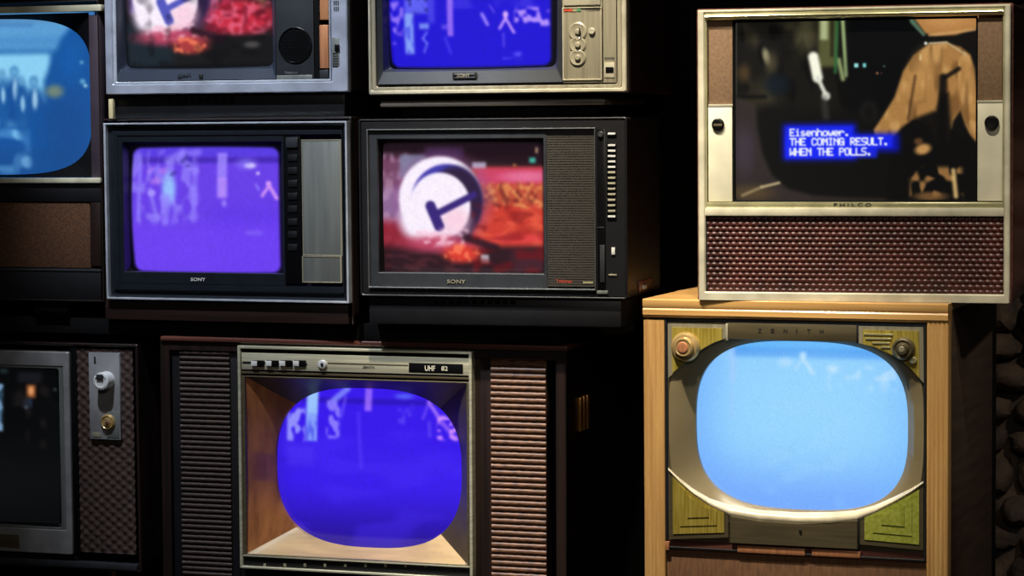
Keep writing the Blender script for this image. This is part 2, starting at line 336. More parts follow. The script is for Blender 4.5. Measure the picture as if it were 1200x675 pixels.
def pic_blue_B():   # upper champagne set
    p = Pic(452, -75, 652, 84, (32, 20, 214)); w = (150, 185, 255); l = (105, 110, 250)
    p.rect(456, -80, 652, -60, (70, 60, 230), .6); p.tex(p.box(460, -70, 640, 10), (90, 80, 245), .4, 12, 30, 4)
    p.rect(475, -40, 504, 15, l, .8, 3); p.tex(p.box(475, -40, 506, 14, 2), (30, 30, 120), .8, 5, 5, 2, .55, .7)
    p.rect(475, 14, 486, 62, w, .85, 2.5); p.tex(p.box(474, 20, 487, 62, 1), (60, 60, 230), .6, 4, 9, 21)
    p.rect(493, 26, 505, 33, w, .7, 2); p.line(502, 37, 497, 44, 3, l, .9); p.line(497, 44, 502, 50, 3, l, .9); p.line(502, 50, 498, 60, 3, l, .8)
    p.tex(p.box(458, 0, 474, 50, 2), (150, 120, 250), .9, 5, 6, 6, .4, .7); p.rect(504, -10, 512, 26, l, .5, 4)
    p.rect(527, -60, 534, 42, (165, 120, 250), .85, 1.6); p.rect(520, 28, 530, 34, (130, 100, 250), .6, 2)
    p.line(524, 44, 530, 62, 3, (80, 70, 245), .7, 2)
    p.line(568, 17, 574, 29, 4, (165, 140, 255), .9, 1.5); p.line(577, 7, 582, 15, 2, (130, 110, 255), .7)
    p.blob(595, 18, 3, 4, (225, 180, 255)); p.line(595, 22, 588, 34, 3, (205, 160, 255)); p.line(595, 22, 604, 39, 3, (205, 160, 255)); p.line(592, 40, 592, 55, 2.5, (120, 100, 250), .6)
    p.tex(p.box(605, 10, 644, 32, 2), (185, 150, 255), .95, 5, 5, 8, .4, .6); p.tex(p.box(590, 58, 612, 72, 2), (95, 85, 250), .8, 12, 3, 9)
    p.tube(456, -76, 646, 79, 9, .02, (6, 6, 14), 1.5); p.grain(.05); return p
def pic_violet():
    p = Pic(146, 166, 332, 324, (104, 64, 232)); l = (150, 132, 255)
    p.rect(150, 170, 330, 183, (86, 62, 226), .8, 3); p.rect(150, 184, 330, 191, (66, 42, 176), .85, 2); p.rect(250, 240, 335, 330, (96, 52, 236), .5, 20); p.rect(150, 262, 335, 320, (112, 68, 246), .7, 14)
    p.tex(p.box(150, 176, 235, 262, 5), l, .7, 6, 11, 4)
    p.line(200, 188, 216, 180, 9, l, .7, 4); p.line(216, 180, 236, 178, 7, l, .6, 3); p.line(216, 188, 232, 200, 9, l, .7, 3); p.line(232, 200, 232, 238, 7, l, .6, 3); p.line(203, 190, 200, 205, 9, l, .7, 3)
    p.blob(201, 221, 8, 18, (152, 196, 255), .95, .6); p.line(198, 232, 196, 260, 9, l, .7, 3); p.line(207, 236, 210, 260, 4, l, .5, 2)
    p.line(166, 192, 163, 258, 5, l, .7, 2.5); p.line(178, 222, 186, 256, 5, l, .7, 2.5); p.blob(180, 226, 5, 4, (170, 150, 255), .9); p.tex(p.box(175, 196, 200, 216, 3), (190, 130, 240), .6, 5, 5, 14)
    p.rect(258, 179, 269, 231, (160, 136, 255), .85, 2); p.rect(259, 208, 269, 232, (190, 140, 250), .6, 3); p.blob(266, 238, 3, 4, l, .8)
    p.tex(p.box(198, 180, 232, 206, 2), (60, 50, 150), .6, 4, 4, 16, .62, .75)
    p.blob(295, 194, 6, 3, (255, 255, 255), 1, .5); p.blob(304, 203, 2, 2, (220, 200, 255)); p.blob(291, 192, 10, 6, l, .6, .8)
    p.blob(316, 215, 3, 3, (220, 160, 250)); p.line(316, 218, 309, 229, 3.5, (210, 150, 250)); p.line(317, 218, 325, 232, 4, (210, 150, 250)); p.line(302, 216, 305, 222, 3, l, .7)
    p.rect(290, 270, 308, 274, (140, 110, 255), .7, 3)
    p.tube(155, 172, 328, 320, 9, .018, (6, 5, 14), 1.5); p.grain(.06, 3); return p
def pic_deep():
    p = Pic(316, 449, 548, 648, (58, 28, 236)); c = (142, 176, 255)
    sh = sst(560, 650, s_ := p.Y); p.mix(sh, (34, 16, 130), .85); p.mix(1-sst(316, 352, p.X), (40, 22, 190), .5)
    p.rect(316, 467, 550, 473, (44, 20, 170), .7, 2); p.tex(p.box(330, 500, 545, 640, 8), (72, 44, 250), .35, 40, 14, 2)
    p.rect(361, 454, 375, 518, c, .9, 1.5); p.tex(p.box(361, 480, 375, 520, 1), (70, 70, 235), .7, 3, 8, 3); p.rect(363, 457, 375, 486, (160, 205, 255), .8, 2)
    p.tex(p.box(338, 467, 360, 519, 2), (150, 150, 255), .95, 5, 7, 5, .35, .6)
    p.line(410, 456, 394, 470, 7, (130, 140, 255), .85, 2); p.tex(p.box(386, 470, 402, 514, 2), (140, 125, 255), .95, 5, 6, 6, .38, .6); p.line(408, 466, 404, 488, 3, (110, 90, 255), .7, 1.5)
    p.rect(431, 455, 439, 481, (160, 112, 255), .85, 1.5); p.line(424, 484, 428, 546, 4, (84, 56, 250), .7, 2)
    p.line(504, 469, 498, 488, 3, (120, 80, 250), .7); p.line(504, 469, 516, 487, 4, (170, 120, 255), .9, 1.5); p.line(516, 488, 535, 510, 5, (150, 100, 250), .8, 2); p.tex(p.box(514, 484, 538, 512, 2), (220, 150, 255), .9, 3.5, 3.5, 7, .5, .7)
    p.blob(476, 463, 10, 3, (90, 110, 250), .8, .6); p.tex(p.box(470, 465, 486, 495, 3), (100, 80, 250), .6, 4, 6, 11); p.line(505, 492, 506, 508, 3, (110, 80, 250), .7, 1.5)
    p.rect(338, 524, 372, 548, (74, 52, 240), .5, 5); p.grain(.04); return p
def pic_sky():
    p = Pic(806, 392, 1074, 605, (146, 208, 255))
    p.mix(1-sst(806, 880, p.X), (112, 172, 255), .7); p.mix(sst(500, 600, p.Y), (116, 168, 255), .9); p.mix(sst(1010, 1070, p.X), (122, 186, 255), .6)
    p.rect(800, 390, 1080, 412, (96, 178, 250), .9, 3); p.rect(860, 408, 1080, 419, (72, 148, 240), .7, 4)
    p.blob(950, 480, 90, 60, (156, 218, 255), .6, .9); w = (200, 232, 255)
    p.blob(944, 416, 4, 4, w, .8, .6); p.line(945, 420, 956, 436, 4, w, .8, 2); p.line(944, 420, 936, 432, 3, w, .5, 2); p.blob(924, 424, 8, 5, w, .5, .8)
    p.line(860, 412, 862, 445, 6, (170, 208, 255), .7, 4); p.line(862, 445, 860, 490, 5, (160, 204, 255), .4, 4); p.tex(p.box(975, 426, 1052, 456, 5), w, .55, 7, 6, 8, .45, .8); p.blob(978, 430, 6, 3, w, .7, .7)
    p.blob(1038, 446, 5, 9, w, .4, .8); p.tex(p.box(900, 470, 1000, 590, 15), (160, 214, 255), .25, 20, 14, 3); p.grain(.02); return p
def pic_crowd():  # blue broadcast with room reflections, pale top strip included, painted over it
    p = Pic(-160, 12, 110, 212, (34, 98, 168)); l = (140, 208, 244)
    p.rect(-170, 15, 95, 60, (92, 158, 212), 1, 6); p.rect(-170, 18, 110, 28, (88, 140, 190), .8, 4); p.line(-160, 25, 40, 31, 4, (60, 118, 180), .6, 3)
    p.rect(-170, 44, 80, 56, (72, 138, 200), .6, 5); p.rect(-170, 64, 62, 104, l, 1, 5)
    p.tex(p.box(-150, 90, 60, 150, 4), l, .8, 16, 22, 3, .4, .7)
    for x in (-132, -98, -62, -28, 22, 44):
        y = 84 if x == 22 else 98+(x*7 % 9)-4
        p.blob(x, y, 5, 6, (60, 120, 180), .8, .5); p.blob(x, y+2, 3.4, 4, (120, 190, 230), .7, .6); p.blob(x, y+36, 13, 28, (24, 78, 150), .95, .35); p.blob(x+1, y+22, 3, 12, (190, 230, 250), .8, .5)
    p.rect(-170, 148, 62, 210, (26, 82, 156), .85, 8); p.tex(p.box(-160, 120, 46, 205, 3), (90, 160, 220), .6, 13, 16, 8, .55, .8)
    p.blob(24, 158, 7, 5, (120, 190, 240), .95, .5, 30); p.blob(33, 190, 7, 7, (124, 190, 240), .95, .4, 40); p.rect(-120, 194, 17, 201, (90, 160, 214), .8, 3); p.blob(0, 142, 4, 6, (110, 180, 235), .9, .5)
    for x, y, w_, h_ in ((8, 112, 9, 30), (30, 122, 8, 34), (-14, 118, 10, 34), (-50, 116, 11, 36), (-88, 114, 11, 36), (-122, 118, 10, 34)):
        p.blob(x, y+8, w_, h_, (30, 88, 158), .8, .4); p.blob(x+1, y, 2.5, 9, (170, 218, 245), .8, .5); p.blob(x, y-26, 4, 5, (100, 160, 205), .8, .5)
    p.poly([(84, 34), (74, 48), (68, 66), (62, 80), (55, 96), (56, 120), (42, 132), (36, 150), (38, 215), (120, 215), (120, 30)], (24, 84, 156), 1, 5)  # dark silhouette reflected in the glass, painted as picture colour
    p.blob(78, 150, 26, 40, (28, 74, 140), .7, .7); p.blob(85, 70, 12, 24, (24, 92, 172), .7, .7)
    p.blob(67, 108, 9, 7, (122, 138, 116), .9, .7); p.blob(97, 75, 2, 2, (120, 190, 220), .8); p.blob(98, 97, 3, 3, (110, 180, 220), .8); p.blob(101, 102, 2, 2, (190, 230, 240), .9)
    p.rect(-170, 175, 110, 215, (30, 66, 120), .25, 12); p.grain(.04); return p
def pic_off():  # dark tube; coloured room reflections painted in as faint emission
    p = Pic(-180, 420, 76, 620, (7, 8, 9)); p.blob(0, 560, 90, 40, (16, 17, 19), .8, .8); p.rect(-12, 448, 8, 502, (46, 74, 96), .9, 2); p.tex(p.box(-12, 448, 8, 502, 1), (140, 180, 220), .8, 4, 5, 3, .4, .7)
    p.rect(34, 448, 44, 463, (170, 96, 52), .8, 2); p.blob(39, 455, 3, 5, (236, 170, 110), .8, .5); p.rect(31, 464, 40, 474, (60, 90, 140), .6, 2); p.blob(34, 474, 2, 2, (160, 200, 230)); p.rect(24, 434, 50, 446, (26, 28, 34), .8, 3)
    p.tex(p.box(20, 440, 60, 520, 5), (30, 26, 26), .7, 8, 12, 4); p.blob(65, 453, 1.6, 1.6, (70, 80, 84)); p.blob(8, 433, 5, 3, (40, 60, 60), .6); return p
FONT = {'E':'1F10101E10101F','i':'04000C0404040E','s':'00000E100E011E','e':'00000E111F100E','n':'00001E11111111','h':'10101E11111111','o':'00000E1111110E','w':'0000111115150A','r':'000016191010 10','.':'0000000000 0C0C',
 'T':'1F040404040404','H':'1111111F111111','C':'0E11101010110E','O':'0E11111111110E','M':'111B1515111111','I':'0E04040404040E','N':'11191513111111','G':'0E11101713110F','R':'1E11111E141211','S':'0F10100E01011E','U':'1111111111110E','L':'1010101010101F','W':'11111115151B11','P':'1E11111E101010',' ':'00000000000000'}
def pic_caption():  # only the caption is broadcast; room reflections are painted around it
    p = Pic(858, 20, 1146, 240, (13, 13, 11), .72); b = (74, 60, 38)
    p.rect(860, 20, 1000, 130, (24, 22, 17), .8, 14); p.tex(p.box(866, 24, 960, 120, 8), (70, 64, 44), .7, 14, 26, 3, .45, .85); p.tex(p.box(866, 24, 1000, 130, 8), (6, 6, 5), .8, 12, 20, 17)
    p.rect(861, 22, 864, 238, (76, 74, 66), .7, 1.2); p.blob(899, 64, 4, 9, (168, 162, 124), .9, .7, -15); p.blob(905, 72, 7, 12, (96, 88, 60), .6, .8); p.blob(912, 98, 14, 12, (16, 26, 34), .9, .6); p.blob(872, 84, 7, 10, (96, 72, 40), .7, .8); p.blob(880, 118, 12, 10, (52, 44, 24), .7, .8); p.rect(862, 110, 900, 114, (5, 5, 4), .9, 3)
    p.blob(945, 36, 10, 26, (84, 82, 54), .6, .8, 10); p.rect(961, 20, 982, 78, (96, 98, 56), .85, 4); p.rect(963, 20, 972, 46, (190, 200, 150), .8, 3); p.rect(975, 22, 979, 66, (30, 30, 16), .8, 2)
    p.line(989, 18, 994, 88, 4.5, (150, 172, 116), .95, 1.5); p.line(985, 70, 990, 92, 5, (176, 196, 130), .8, 3); p.line(983, 26, 981, 84, 4, (50, 110, 60), .8, 2)
    p.line(955, 66, 960, 90, 12, (250, 250, 228), 1, 3); p.line(960, 90, 971, 113, 5, (220, 222, 206), .95, 2); p.blob(970, 112, 5, 5, (214, 216, 200), .9, .5); p.line(968, 116, 970, 136, 8, (70, 70, 66), .5, 4)
    p.rect(996, 22, 1090, 130, (7, 8, 9), .9, 6); p.rect(1003, 74, 1008, 79, (150, 220, 220), 1, 1); p.rect(1013, 74, 1017, 79, (120, 200, 200), 1, 1); p.blob(1030, 86, 1.5, 1.5, (150, 100, 60)); p.blob(1038, 78, 1.2, 1.2, (80, 110, 90)); p.blob(1035, 86, 1, 1, (90, 60, 50))
    p.blob(1020, 130, 10, 12, (30, 30, 26), .7, .5); p.blob(1020, 132, 6, 8, (14, 13, 12), .8, .5)
    # surround of the tube, lower left, its arc highlight painted in
    tube = [(862, 20), (888, 20), (886, 120), (889, 150), (895, 180), (906, 205), (925, 221), (955, 229), (1000, 232), (1060, 234), (1060, 242), (855, 242), (855, 20)]
    p.poly([q for q in tube if q[1] > 100]+[(858, 110)], (52, 44, 42), .9, 4); p.blob(872, 175, 12, 26, (72, 62, 76), .6, .8); p.blob(880, 226, 26, 9, (88, 70, 44), .8, .7); p.line(870, 229, 893, 219, 3, (168, 148, 108), .8, 2); p.line(893, 219, 914, 214, 3, (196, 176, 130), .9, 1.5)
    p.rect(955, 233, 1095, 242, (44, 32, 22), .8, 3)
    # person in a tan coat reflected in the glass, painted into the picture
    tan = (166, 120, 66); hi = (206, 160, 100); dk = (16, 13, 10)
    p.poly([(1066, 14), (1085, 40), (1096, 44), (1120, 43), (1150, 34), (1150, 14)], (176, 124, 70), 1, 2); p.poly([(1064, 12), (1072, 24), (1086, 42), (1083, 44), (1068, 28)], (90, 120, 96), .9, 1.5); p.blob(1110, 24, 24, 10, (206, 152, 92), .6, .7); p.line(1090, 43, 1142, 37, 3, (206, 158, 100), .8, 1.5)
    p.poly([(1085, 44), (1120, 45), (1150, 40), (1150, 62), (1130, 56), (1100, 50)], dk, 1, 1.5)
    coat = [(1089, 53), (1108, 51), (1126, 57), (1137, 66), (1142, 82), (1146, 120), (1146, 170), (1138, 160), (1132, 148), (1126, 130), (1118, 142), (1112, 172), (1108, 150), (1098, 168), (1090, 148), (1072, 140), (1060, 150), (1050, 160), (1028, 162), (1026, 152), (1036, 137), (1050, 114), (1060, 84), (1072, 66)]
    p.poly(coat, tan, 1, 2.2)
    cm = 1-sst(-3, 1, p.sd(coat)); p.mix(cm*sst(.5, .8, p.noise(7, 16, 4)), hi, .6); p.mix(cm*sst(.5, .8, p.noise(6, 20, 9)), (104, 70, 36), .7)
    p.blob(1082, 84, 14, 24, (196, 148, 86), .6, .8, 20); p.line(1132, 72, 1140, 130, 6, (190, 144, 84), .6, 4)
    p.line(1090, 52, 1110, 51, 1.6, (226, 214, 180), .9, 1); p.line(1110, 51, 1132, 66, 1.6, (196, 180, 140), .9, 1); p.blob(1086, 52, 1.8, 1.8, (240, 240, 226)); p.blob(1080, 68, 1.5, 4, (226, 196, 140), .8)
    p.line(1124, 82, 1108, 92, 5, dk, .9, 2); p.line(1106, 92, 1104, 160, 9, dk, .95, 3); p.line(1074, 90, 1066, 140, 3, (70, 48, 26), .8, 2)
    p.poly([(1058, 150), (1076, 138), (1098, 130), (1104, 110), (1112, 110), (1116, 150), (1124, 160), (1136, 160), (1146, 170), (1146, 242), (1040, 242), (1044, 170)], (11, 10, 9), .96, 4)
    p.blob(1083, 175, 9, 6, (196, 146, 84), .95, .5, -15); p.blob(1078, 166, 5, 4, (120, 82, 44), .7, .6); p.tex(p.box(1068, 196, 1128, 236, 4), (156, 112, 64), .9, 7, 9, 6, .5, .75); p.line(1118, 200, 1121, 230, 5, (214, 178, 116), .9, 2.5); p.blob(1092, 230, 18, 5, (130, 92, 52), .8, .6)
    # caption
    for q in ((918, 144, 1006, 188, 6), (924, 156, 1056, 178, 6)): p.rect(*q[:4], (10, 20, 190), .85, q[4])
    p.rect(922, 147, 1002, 185, (24, 40, 245), .9, 3); p.rect(922, 158, 1048, 173, (24, 40, 245), .9, 3); p.rect(922, 170, 1030, 185, (24, 40, 245), .8, 3)
    G = np.zeros(p.X.shape)
    for row, (t, y0) in enumerate((('Eisenhower.', 150.2), ('THE COMING RESULT.', 161.2), ('WHEN THE POLLS.', 173))):
        for i, ch in enumerate(t):
            bits = FONT[ch].replace(' ', ''); 
            for r in range(7):
                v = int(bits[2*r:2*r+2], 16)
                for c in range(5):
                    if v >> (4-c) & 1:
                        x = 927+i*6.5+c*1.18; y = y0+r*1.28; G = np.maximum(G, (1-sst(.5, 1.3, np.abs(p.X-x-.6)))*(1-sst(.5, 1.25, np.abs(p.Y-y-.6))))
    p.mix(G, (226, 232, 255)); p.mix(np.minimum(1, G), (255, 255, 255), .7); p.grain(.04); return p

# ================================================================== levels
FLOOR = -1.02
def weave(t, q, nx, nz, dep, mt, name='speaker_grille', diamond=True, d=.004):
    r = t.R(*q, d); W, H = nx*6+1, nz*6+1; X, Z = np.meshgrid(np.linspace(0, nx, W), np.linspace(0, nz, H))
    if diamond: hgt = np.abs(np.sin(math.pi*(X+Z)))*np.abs(np.sin(math.pi*(X-Z)))
    else: hgt = np.abs(np.sin(math.pi*(X+.5*(np.floor(Z) % 2))))**.8*np.abs(np.sin(math.pi*Z))**.8
    co = np.stack([r[0]+(r[1]-r[0])*X/nx, d-dep*hgt, r[3]-(r[3]-r[2])*Z/nz], -1).reshape(-1, 3); idx = np.arange(W*H).reshape(H, W)
    f = np.stack([idx[:-1, :-1], idx[1:, :-1], idx[1:, 1:], idx[:-1, 1:]], -1).reshape(-1, 4)
    me = bpy.data.meshes.new(name); me.from_pydata(co.tolist(), [], f.tolist()); me.polygons.foreach_set('use_smooth', [True]*len(f)); me.materials.append(M[mt])
    o = bpy.data.objects.new(name, me); COL.objects.link(o); o.parent = t.o; return o
def settle(t, z=0.):
    """flatten whatever dips under the resting level"""
    for o in t.o.children_recursive:
        if o.type == 'MESH':
            for v in o.data.vertices:
                if v.co.z < z: v.co.z = z
# ------------------------------------------------------------------ switched-off set, lower left
t = TV('console_television', 'switched-off television at lower left with black screen, chrome knob and amber dial', 0, .03, FLOOR)
t.cabinet((-235, 399, 163, 660), .006, .40, 'darkwood', tray=.10, taper=None, label='dark walnut case')
zG_top = FLOOR+t.R(-235, 399, 163, 660, 0)[3]
t.box('bottom_edge', -232, 651, 160, 658, -.003, .02, 'charcoal', .0015)
t.border('bezel', (-183, 409.5, 82, 643), (12, 17, 7, 28), -.004, .04, 'mauve', r=.003, bev=.002, label='silver grey surround')
t.border('bezel_lip', (-175, 425, 76, 617), (5, 4, 6, 5), -.002, .04, 'brushed', r=.006, bev=.0012)
t.ring('mask', [((-170, 428.5, 70, 612.5), .0, .014, .01), ((-169, 430, 69.5, 611), .03, .02, .02, .006)], 'matte')
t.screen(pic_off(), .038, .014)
t.box('name_plate', -60, 625, 22, 640, -.006, -.002, 'taupe')
t.box('face_panel', -232, 405, -184, 650, .004, .03, 'darkwood'); t.box('face_panel', 83, 405, 92, 650, .004, .03, 'blackg'); t.box('lower_face', -184, 644, 92, 650, .006, .03, 'matte')
weave(t, (93, 409, 158, 648), 5, 22, .004, 'weave', d=.008)
pl = t.box('control_plate', 104.5, 413.5, 140.5, 515, -.002, .01, 'mauve', .001)
k = t.knob('channel_knob', 117.5, 447, 11.2, -.002, .03, 'knobsilver', prof=[(11.2/SC, 0), (11.2/SC, -.8), (10.4/SC, -.95), (8/SC, -1), (7.6/SC, -.93), (0, -.93)])
x, z = t.P(117, 442, -.031); bm = bmesh.new(); add_box(bm, x-.008, x+.008, -.0335, -.029, z-.006, z+.006, .0008); link('index_mark', bm, 'charcoal', k)
t.box('dial_plate', 125, 482, 139.5, 513, -.0035, -.001, 'brushed'); k = t.knob('volume_dial', 124.5, 495, 10, -.003, .010, 'amber', prof=[(10/SC, 0), (10/SC, -.4), (8/SC, -.8), (6/SC, -.5), (4.5/SC, -1), (0, -1)]); t.knob('dial_cap', 125, 496, 2.6, -.012, .003, 'redwood', parent=k)
t.box('marking', 110, 418, 112, 426, -.003, -.001, 'ink', .0002); t.box('marking', 108, 507, 118, 512, -.003, -.001, 'champ', .0002)
zbm = t.R(-235, 399, 163, 660, 0)[2]
for px in (-200, 133):
    for yy in (.05, .33):
        x = t.P(px, 660, yy)[0]; bm = bmesh.new()
        for (ra, za), (rb, zb_) in zip([(.013, zbm), (.012, zbm-.03), (.009, zbm-.04), (.006, 0)], [(.012, zbm-.03), (.009, zbm-.04), (.006, 0), (0, 0)]):
            pass
        rings = [[bm.verts.new((x+r*math.cos(i*math.pi/8), yy+r*math.sin(i*math.pi/8), z)) for i in range(16)] for r, z in ((.015, zbm+.001), (.015, zbm-.01), (.011, zbm-.012), (.006, 0.001))]
        for A, B in zip(rings, rings[1:]):
            for i in range(16): bm.faces.new((A[i], A[(i+1) % 16], B[(i+1) % 16], B[i]))
        bm.faces.new(rings[-1]); link('leg', bm, 'brass', t.o)

# ------------------------------------------------------------------ console with side grilles, lower middle
t = TV('console_television', 'wide dark wooden console television with ribbed grilles either side of deep blue picture', 425, .03, FLOOR, 1.5, -.25)
t.cabinet((190, 404, 663.5, 800), .022, .42, 'darkwood', tray=.14, taper=None, r=.004, label='dark walnut case')
bm = bmesh.new(); r = t.R(188, 399.5, 665, 405, -.004); r_top = r[3]; add_box(bm, r[0], r[1], -.006, .42, r[2]-.001, r[3], .003, 3); link('top', bm, 'redwood', t.o, label='reddish brown polished top')
t.box('face_panel', 204, 408, 281, 788, .008, .04, 'black'); t.box('face_panel', 552, 410, 641, 788, .008, .04, 'darkwood'); t.box('lower_face', 281, 675, 552, 788, .012, .04, 'matte')
def reeds(q, n, mt):
    bm = bmesh.new(); r = t.R(*q, .004); h = (r[3]-r[2])/n
    for i in range(n):
        zc = r[3]-h*(i+.5); m_ = 6
        pts = [(.0075-.0055*math.sin(math.pi*j/m_), zc-h*.46*math.cos(math.pi*j/m_)) for j in range(m_+1)]
        nseg = 14; rows = []
        for s_ in range(nseg+1):
            x = r[0]+(r[1]-r[0])*s_/nseg; o = .0006*math.sin(s_*2.4+i*1.7)
            rows.append([bm.verts.new((x, y+o, z)) for y, z in pts])
        for a, b in zip(rows, rows[1:]):
            for j in range(m_): bm.faces.new((a[j], a[j+1], b[j+1], b[j]))
    add_box(bm, r[0], r[1], .0072, .009, r[2], r[3]); return link('speaker_grille', bm, mt, t.o)
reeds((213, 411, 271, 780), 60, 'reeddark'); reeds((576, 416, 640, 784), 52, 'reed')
t.border('screen_frame', (279.5, 408.5, 553.2, 673), (3.4, 3.4, 3.4, 3), -.014, .03, 'creamm', r=.001, bev=.0012, label='thin pale metal frame')
t.box('control_strip', 283, 416.5, 549.5, 436.5, -.010, .03, 'creamm', .001); t.box('strip_groove', 283, 412.2, 549.5, 416.2, -.006, .03, 'matte'); t.box('strip_ledge', 283, 438.5, 549.5, 441.5, -.008, .03, 'taupe', .0008); t.box('strip_groove', 283, 441.7, 549.5, 444.5, -.004, .03, 'matte')
t.box('strip_line', 284, 424.5, 360, 427, -.0107, -.009, 'ink', .0001); t.box('strip_line', 384, 426.2, 478, 427.2, -.0107, -.009, 'taupe', .0001)
for x in (301, 318, 334, 350):
    k = t.box('key', x-6, 422.3, x+8, 429.6, -.014, -.009, 'blackg', .0008); t.box('key_tip', x-7, 423, x, 429, -.0165, -.0135, 'white', .0008, parent=k)
t.knob('knob', 377, 427.3, 5.6, -.010, .006, 'chrome'); t.knob('knob_cap', 377, 427.3, 2, -.016, .002, 'ink')
t.text('lettering', 'ZENITH', 432, 430.5, 2.6, 15, -.0102, 'ink')
w_ = t.box('channel_window', 479, 426, 542.5, 437.2, -.0108, -.009, 'blackg', .0004); t.text('lettering', 'UHF', 504, 431.6, 6.5, 13, -.011, 'palecream', parent=w_); t.text('lettering', '82', 521, 431.8, 5.5, 8, -.011, 'palecream', parent=w_)
# tapered cavity: each wall its own tone
oq = (287, 444.5, 548.5, 656); iq = (323, 455, 541, 642.5); dO, dI = -.006, .062
O_ = t.R(*oq, dO); Ii = t.R(*iq, dI)
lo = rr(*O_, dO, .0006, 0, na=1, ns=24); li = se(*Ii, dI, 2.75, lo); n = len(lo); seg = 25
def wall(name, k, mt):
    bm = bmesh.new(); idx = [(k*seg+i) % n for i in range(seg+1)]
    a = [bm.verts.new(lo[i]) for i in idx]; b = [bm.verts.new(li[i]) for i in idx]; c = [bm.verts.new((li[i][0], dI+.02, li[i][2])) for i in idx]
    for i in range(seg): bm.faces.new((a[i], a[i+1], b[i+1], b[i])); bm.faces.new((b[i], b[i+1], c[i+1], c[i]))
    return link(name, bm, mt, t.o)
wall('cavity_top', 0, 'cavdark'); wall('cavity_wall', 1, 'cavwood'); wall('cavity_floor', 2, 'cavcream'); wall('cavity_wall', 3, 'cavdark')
t.border('cavity_rim', (283, 444, 550, 657), (5, 1.5, 3, 1.5), -.009, .0, 'taupe', bev=.0006)
t.screen(pic_deep(), dI+.012, .016)
t.box('lower_strip', 283, 657.5, 550, 671, -.007, .03, 'black'); t.box('strip_edge', 283, 657, 550, 658.6, -.012, .0, 'creamm', .0004)
for i in range(11): t.box('stud', 308.5+i*23.6, 660.5, 311.5+i*23.6, 664.5, -.0085, -.006, 'champ', .0005)
H0 = t.R(190, 404, 663.5, 800, 0)
# side handle: two ribs in a recess on the right flank
bm = bmesh.new(); z0, z1 = t.P(663, 509, 0)[1]-.006, t.P(663, 468, 0)[1]-.006
for k_ in range(3): add_box(bm, H0[1]-.001, H0[1]+.006, .09+k_*.026, .108+k_*.026, z0, z1, .002)
link('side_handle', bm, 'brass', t.o)
for px in (206, 648):
    for yy in (.05, .36):
        x = t.P(px, 800, yy)[0]; zz = H0[2]+.001; bm = bmesh.new()
        rings = [[bm.verts.new((x+r_*math.cos(i*math.pi/8), yy+r_*math.sin(i*math.pi/8), z)) for i in range(16)] for r_, z in ((.022, zz), (.020, zz-.05), (.012, .004))]
        for A, B in zip(rings, rings[1:]):
            for i in range(16): bm.faces.new((A[i], A[(i+1) % 16], B[(i+1) % 16], B[i]))
        bm.faces.new(rings[-1]); link('leg', bm, 'darkwood', t.o)

zH_top = FLOOR+r_top+.002
# ------------------------------------------------------------------ blond console, lower right
t = TV('console_television', 'blond wooden console television with gilt corner plates around a bright sky-blue picture', 932, -.02, FLOOR, -1.5, 0)
q = (755, 353, 1110.5, 810)
o0 = t.R(*q, 0)
bm = bmesh.new(); y1 = .48
t.I0 = o0
def slab(name, x0, y0, x1, y1, mt, d0=.0, d1=.05, bev=.002, **k): return t.box(name, x0, y0, x1, y1, d0, d1, mt, bev, **k)
# case: side walls, back and base as one carcass in dark umber; blond front members and top
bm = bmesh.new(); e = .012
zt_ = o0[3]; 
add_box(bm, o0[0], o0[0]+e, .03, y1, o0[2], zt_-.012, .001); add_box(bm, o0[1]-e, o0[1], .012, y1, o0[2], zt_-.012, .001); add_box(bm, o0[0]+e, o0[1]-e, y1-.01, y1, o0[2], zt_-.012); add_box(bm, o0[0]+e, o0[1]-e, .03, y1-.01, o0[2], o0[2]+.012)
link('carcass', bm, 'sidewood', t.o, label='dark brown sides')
bm = bmesh.new(); zr = t.P(930, 375, 0)[1]; xa, xb = t.P(753, 360, -.006)[0], t.P(1111, 360, -.006)[0]
h = (zt_-zr)
pf = [(y1, zt_), (-.003, zt_), (-.006, zt_-.002), (-.0065, zt_-h*.35), (-.004, zt_-h*.5), (-.006, zt_-h*.58), (-.006, zt_-h*.85), (-.002, zr), (.03, zr), (.03, zt_-.014), (y1, zt_-.014)]
A = [bm.verts.new((xa, y, z)) for y, z in pf]; B = [bm.verts.new((xb, y, z)) for y, z in pf]; n = len(pf)
for i in range(n): bm.faces.new((A[i], A[(i+1) % n], B[(i+1) % n], B[i]))
bm.faces.new(A); bm.faces.new(B[::-1]); link('top', bm, 'blondh', t.o, label='blond wooden top')
def stile(x0, x1):
    bm = bmesh.new(); a = t.R(x0, 375, x1, 809, -.002); nf = 5; w = a[1]-a[0]; pts = [(a[0], .028), (a[0], 0)]
    for i in range(nf):
        for k in (.08, .3, .5, .7, .92): pts.append((a[0]+w*(i+k)/nf, -.001-.0022*math.sin(math.pi*k)))
    pts += [(a[1], 0), (a[1], .028)]
    A = [bm.verts.new((x, y, a[3])) for x, y in pts]; B = [bm.verts.new((x, y, a[2])) for x, y in pts]; n = len(pts)
    for i in range(n): bm.faces.new((A[i], A[(i+1) % n], B[(i+1) % n], B[i]))
    bm.faces.new(A[::-1]); bm.faces.new(B); link('stile', bm, 'blond', t.o)
stile(755, 779.5); stile(1085.5, 1111)
t.box('bottom_rail', 780, 790, 1085, 809, 0, .03, 'blondh')
PX = lambda pts, d: [t.P(a, b, d) for a, b in pts]
